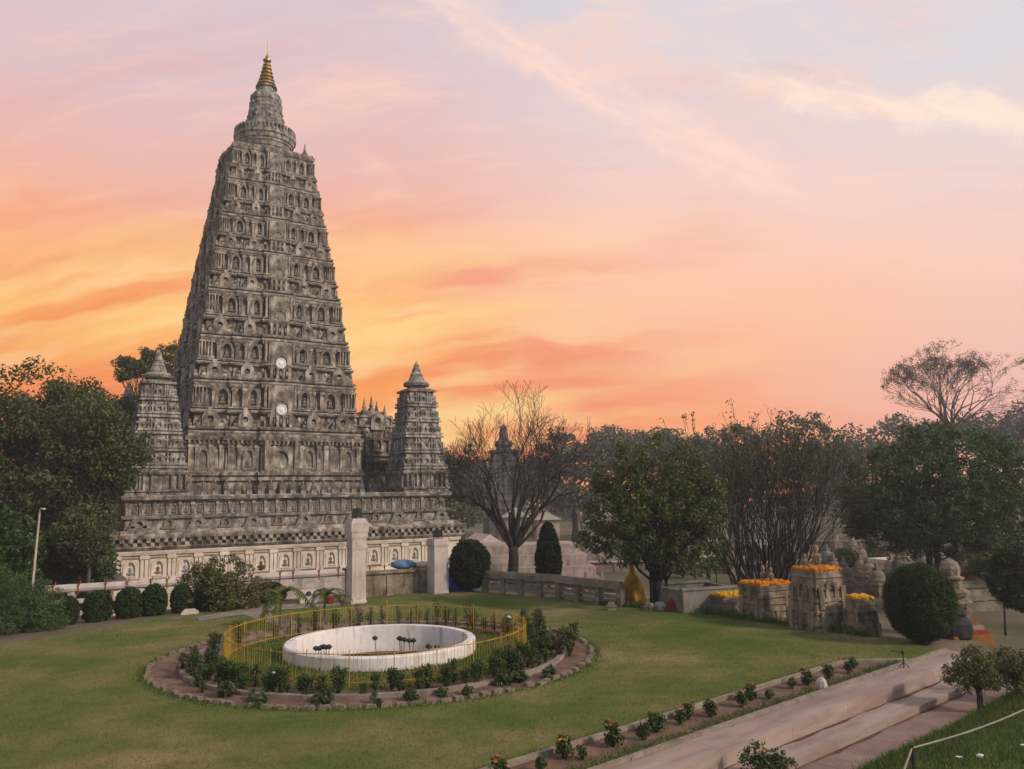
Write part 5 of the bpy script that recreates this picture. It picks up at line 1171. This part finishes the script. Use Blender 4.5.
def marble_platform():
    p = aty(535, 580, 66); p.z = tz(p.x, 66); t = empty('marble_platform', p, 'broad stepped pale marble platform behind the bare tree and the column conifer', 'platform', rz=R(6)); b = MB()
    for i, (w, y, z) in enumerate(((5.6,0,.9),(5.2,1.2,1.8),(4.8,2.4,2.7),(4.2,3.4,3.5))): b.box(-w,w,y,8,-.4 if i == 0 else z-.899,z)
    b.build('steps', PINK_PLASTER, t); r = MB()
    for i in range(9): r.box(-5.4+i*1.33,-5.15+i*1.33,-.5,-.25,-.3,1.5,.03,.03)
    r.box(-5.6,5.6,-.47,-.28,.95,1.1); r.box(-5.6,5.6,-.46,-.29,.4,.55); r.build('balustrade', PINK_MARBLE, t)
    q = MB(); q.box(-5.9,-2.6,.2,3,-.3,2.3); q.build('side_wall', BROWN_STONE, t)
marble_platform()
def far_spire():
    Y = 150; p = aty(505, 530, Y); k = 1/ppm(Y); t = empty('far_temple', (p.x, Y, tz(p.x, Y)), 'far grey temple spire seen through the branches of the bare tree', 'temple', rz=R(12)); b = MB()
    g = lambda py: aty(505, py, Y).z - t.location.z; w = 17*k
    pr = [(-.3, w, .3), (3.5, w, .3), (3.5, w, .1)]; n = 8; z0, z1 = 3.5, g(453)
    for i in range(n):
        f0, f1 = i/n, (i+1)/n; a, c = z0+(z1-z0)*f0, z0+(z1-z0)*f1; h0, h1 = w*(1-.32*f0**1.3), w*(1-.32*f1**1.3)
        pr += [(a, h0, .02), (a, h0, .12), (a+.3, h0, .14), (a+.3, h0, .0), (c, h1, .0)]
    pr += [(z1, w*.68, .3), (z1+.5, w*.68, .3)]; stack(b, pr); b.build('tower', DARK_STONE, t); q = MB()
    q.lathe([(w*.5,z1+.4),(w*.42,z1+1.),(w*.56,z1+1.5),(w*.5,z1+2.1),(w*.3,z1+2.4),(w*.2,g(428)),(.05,g(424))], 20); q.build('finial', DARK_STONE, t)
far_spire()
def dark_pavilion():
    p = aty(76, 585, 50); p.z = tz(p.x, 50); t = empty('pavilion', p, 'small dark pavilion with ochre posts in the shade of the left trees', 'pavilion', rz=R(20)); b = MB(); b.box(-2.2,2.2,1.5,1.8,-.3,2.4); b.build('back_wall', DARK_STONE, t)
    r = MB(); V = [(-2.6,-.5,2.5),(2.6,-.5,2.5),(2.6,2.2,2.5),(-2.6,2.2,2.5),(-1.8,.85,3.3),(1.8,.85,3.3)]; r.add(V, [(0,1,5,4),(1,2,5),(2,3,4,5),(3,0,4),(3,2,1,0)]); r.build('roof', DARK_STONE, t)
    for x in (-2,-.7,.7,2): q = MB(); q.tube([(x,-.2,-.3),(x,-.2,2.5)], .1, 8); q.build('post', SAFFRON_DULL, t)
SAFFRON_DULL = material('ochre_paint', [(.3, (.24,.12,.02)), (.7, (.36,.19,.035))], scale=2, rough=.8)
dark_pavilion()

# ------------------------------------------------------------------ small things
def lamp_post():
    a, e = aty(31, 585, 36), aty(40, 510, 36); t = empty('lamp_post', (a.x, 36, tz(a.x, 36)), 'slim pale leaning lamp pole in front of the left trees', 'lamp post'); O = t.location; b = MB(); d = e-O
    b.tube([(0,0,-.2), tuple(d*.5), tuple(d)], [.06,.05,.04], 8); b.build('pole', PALE_CONCRETE, t); q = MB(); q.tube([tuple(d), tuple(d+Vector((.06,-.03,.08))), tuple(d+Vector((.15,-.05,.06)))], .025, 6); q.build('arm', PALE_CONCRETE, t)
    h = MB(); h.ell(tuple(d+Vector((.2,-.06,.04))), (.10,.07,.05), 10, 6); h.build('lamp_head', WHITE_PAINT, t)
lamp_post()
def signboard():
    p = foot(311, 605); t = empty('sign_board', (p.x, p.y, .0), 'white leaning board with a black mark beside the young palms', 'board', rz=R(18)); b = MB(); b.M = Matrix.Rotation(R(-28), 4, 'X'); b.box(-.5,.5,-.03,.03,.02,.7); m = b.M; b.M = None; b.build('board', PALE_CONCRETE, t)
    q = MB(); q.M = m; q.ell((-.1,-.045,.48), (.14,.012,.12), 12, 6, .25, 3); q.ell((.16,-.045,.36), (.08,.012,.09), 10, 6, .2, 5); q.build('black_mark', BLACK, t)
    for s in (-.4,.4): l = MB(); l.tube([(s,.05,.55),(s,.45,-.03)], .025, 5); l.build('leg', BLACK, t)
    p = foot(329, 605); lathe_thing('flower_pot', [(.16,-.02),(.2,.05),(.25,.3),(.27,.3),(.24,.34),(.02,.33)], RED_CLOTH, (p.x, p.y, 0), 'red flower pot standing at the right of the white leaning board', 'pot')
signboard()
p = foot(190, 615); b = MB(); b.box(-.36,.36,-.2,.2,-.02,.13,.06,.05); b.box(-.28,.24,-.13,.15,.133,.2,.06,.05); o = b.build('white_slab', WHITE_PAINT); o.location = (p.x, p.y, 0); o.rotation_euler.z = R(12); tag(o, 'white stone slab lying on the lawn edge by the clipped shrubs', 'slab')
ROPE = material('grey_rope', [(.3, (.22,.19,.16)), (.7, (.36,.32,.28))], scale=4, rough=.9)
def rope():
    pts = [(912,769),(912,747),(938,743),(975,727),(1024,708)]
    Y = 15.6; a = aty(912, 748, Y); u, v = touv(a.x, Y); z0 = bank_z(u, v); top = Vector((a.x, Y, max(a.z, z0+.45)))
    b = MB(); b.tube([(a.x, Y, z0-.3), (a.x, Y, top.z+.05)], .028, 6); o = b.build('post', BLACK); tag(o, 'thin black post at the corner of the rope line in the grass', 'post')
    e = aty(1060, 692, 17.4); b = MB(); P = [top.lerp(e, i/12)+Vector((0,0,-.10*math.sin(math.pi*i/12))) for i in range(13)]; b.tube(P, .016, 6)
    o = b.build('rope', ROPE); tag(o, 'pale rope strung over the grass bank from the black post', 'rope')
    q = aty(700+190, 800, 14.2); b = MB(); b.tube([top, top.lerp(q, .5)+Vector((0,0,-.06)), q], .016, 5); o = b.build('rope', ROPE); tag(o, 'short thin rope running down from the black post to the bottom edge', 'rope')
    b = MB(); p = aty(888, 779, 14.6); u, v = touv(p.x, p.y); z = bank_z(u, v); b.slab([uv(u-.4,v-.25), uv(u+1.3,v-.3), uv(u+1.5,v+.35), uv(u-.2,v+.5)], z-.1, z+.05); o = b.build('concrete_slab', PALE_CONCRETE); tag(o, 'pale concrete slab half sunk in the grass by the black post', 'slab')
    for px, py, s, l in ((978,733,.07,'crumpled white plastic scrap under the rope'),(958,748,.06,'flat white paper scrap on the grass below the rope'),(1021,722,.06,'white paper scrap at the right edge of the grass')):
        p = aty(px, py, 16.4 if px < 1000 else 17.); u, v = touv(p.x, p.y); p.z = bank_z(u, v)+.1; m = MB(); m.ell((0,0,0), (s,s*.7,s*(.5 if px == 978 else .18)), 9, 6, .3, px); o = m.build('scrap', WHITE_MARBLE); o.location = p; tag(o, l, 'litter')
rope()
def sprinkler():
    p = atz(904, 668); t = empty('sprinkler', (p.x, p.y, 0), 'thin dark garden sprinkler on a stand near the end of the lawn', 'sprinkler'); b = MB(); b.tube([(0,0,-.05),(0,0,.42)], .018, 6)
    for a in range(3): b.tube([(0,0,.16),(.16*math.cos(a*2.1),.16*math.sin(a*2.1),0)], .012, 5)
    b.build('stand', BLACK, t); q = MB(); q.tube([(-.32,.02,.47),(-.1,0,.44),(.05,0,.42)], .02, 6); q.ell((0,0,.43), (.05,.05,.05), 8, 5); q.build('spray_arm', BLACK, t)
sprinkler()
p = atz(822, 690); b = MB(); b.ell((0,0,.1), (.15,.12,.2), 9, 6, .15, 2); o = b.build('marker_stone', PALE_CONCRETE); o.location = (p.x, p.y, .02); tag(o, 'small pale upright stone at the kerb of the narrow bed', 'stone')

# a walker far off, in dark clothes
def person():
    p = foot(708, 583); t = empty('person', p, 'person in dark clothes walking along the far path', 'person', rz=R(70)); s = 1.68
    J = {'pel':(0,0,.52),'chest':(0,-.01,.70),'neck':(0,-.015,.84),'ls':(.105,-.01,.81),'rs':(-.105,-.01,.81),'le':(.125,.05,.65),'re':(-.125,-.07,.66),'lw':(.12,-.02,.50),'rw':(-.12,-.15,.53),'lh':(.055,0,.50),'rh':(-.055,0,.50),'lk':(.055,-.08,.28),'rk':(-.055,.02,.27),'la':(.055,-.10,.03),'ra':(-.055,.16,.06),'lt':(.055,-.17,.01),'rt':(-.055,.11,.015)}
    Rd = dict(pel=.085,chest=.095,neck=.035,ls=.045,rs=.045,le=.032,re=.032,lw=.024,rw=.024,lh=.07,rh=.07,lk=.045,rk=.045,la=.03,ra=.03,lt=.026,rt=.026)
    E2 = [('pel','chest'),('chest','neck'),('chest','ls'),('ls','le'),('le','lw'),('chest','rs'),('rs','re'),('re','rw'),('pel','lh'),('lh','lk'),('lk','la'),('la','lt'),('pel','rh'),('rh','rk'),('rk','ra'),('ra','rt')]
    ks = list(J); m = bpy.data.meshes.new('body'); m.from_pydata([tuple(c*s for c in J[k]) for k in ks], [(ks.index(a), ks.index(b)) for a, b in E2], []); m.materials.append(CLOTH)
    o = link('body', m, t); md = o.modifiers.new('skin', 'SKIN'); md.use_smooth_shade = True
    for i, k in enumerate(ks): m.skin_vertices[0].data[i].radius = (Rd[k]*s, Rd[k]*s*.8); m.skin_vertices[0].data[i].use_root = (k == 'pel')
    o.modifiers.new('sub', 'SUBSURF').levels = 1; o.modifiers['sub'].render_levels = 2
    h = MB(); h.ell((0,-.02*s,.925*s), (.046*s,.055*s,.068*s), 12, 10); h.tube([(0,-.015*s,.83*s),(0,-.015*s,.88*s)], .03*s, 8); h.ell((0,-.075*s,.915*s), (.012*s,.014*s,.014*s), 6, 4)
    for sx in (-1, 1): h.ell((sx*.047*s,-.015*s,.92*s), (.008*s,.015*s,.018*s), 6, 4)
    h.build('head', SKIN, t, True); q = MB(); q.ell((0,-.008*s,.948*s), (.051*s,.058*s,.055*s), 12, 8); q.build('hair', BLACK, t, True)
    for k in ('lw','rw'):
        g = MB(); x, y, z = (c*s for c in J[k]); g.ell((x,y-.01,z-.055), (.018,.035,.05), 8, 6)
        for i in range(4): g.tube([(x,y-.035+i*.017,z-.09),(x,y-.037+i*.017,z-.125),(x+.01,y-.04+i*.017,z-.15)], .008, 5)
        g.tube([(x,y-.035,z-.05),(x+.005,y-.06,z-.09)], .009, 5); g.build('hand', SKIN, t, True)
CLOTH = material('dark_cloth', [(.3, (.012,.013,.018)), (.7, (.03,.03,.038))], scale=5, rough=.9)
SKIN = material('brown_skin', [(.3, (.16,.08,.05)), (.7, (.22,.12,.08))], scale=8, rough=.6)
person()

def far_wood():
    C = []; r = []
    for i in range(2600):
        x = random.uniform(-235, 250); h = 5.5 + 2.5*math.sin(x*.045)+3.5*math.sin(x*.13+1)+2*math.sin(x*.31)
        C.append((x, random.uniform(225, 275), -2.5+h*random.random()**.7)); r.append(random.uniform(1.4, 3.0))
    tag(link('far_wood', leaf_mesh('far_wood', L_FAR_HAZED, C, r, 26, 1.5)), kind='stuff')
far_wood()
# ------------------------------------------------------------------ haze
def haze():
    b = MB(); b.box(-262, 262, -42, 302, -4.2, 52.5); m = bpy.data.materials.new('haze_air'); m.use_nodes = True; N = m.node_tree.nodes; L = m.node_tree.links
    N.remove(N['Principled BSDF']); v = N.new('ShaderNodeVolumePrincipled'); v.inputs['Density'].default_value = .0008; v.inputs['Color'].default_value = (.86, .86, .90, 1); v.inputs['Anisotropy'].default_value = .2
    L.new(v.outputs[0], N['Material Output'].inputs['Volume']); tag(b.build('haze', m), kind='stuff')
haze()

# dry leaves fallen on the lawn
def fallen():
    P = lawn_points(700, 36.); m = leaf_mesh('fallen_leaves', L_DRY, P+np.array([0, 0, .03]), np.full(len(P), .01), 1, .085, up=3.)
    tag(link('fallen_leaves', m), kind='stuff')
fallen()
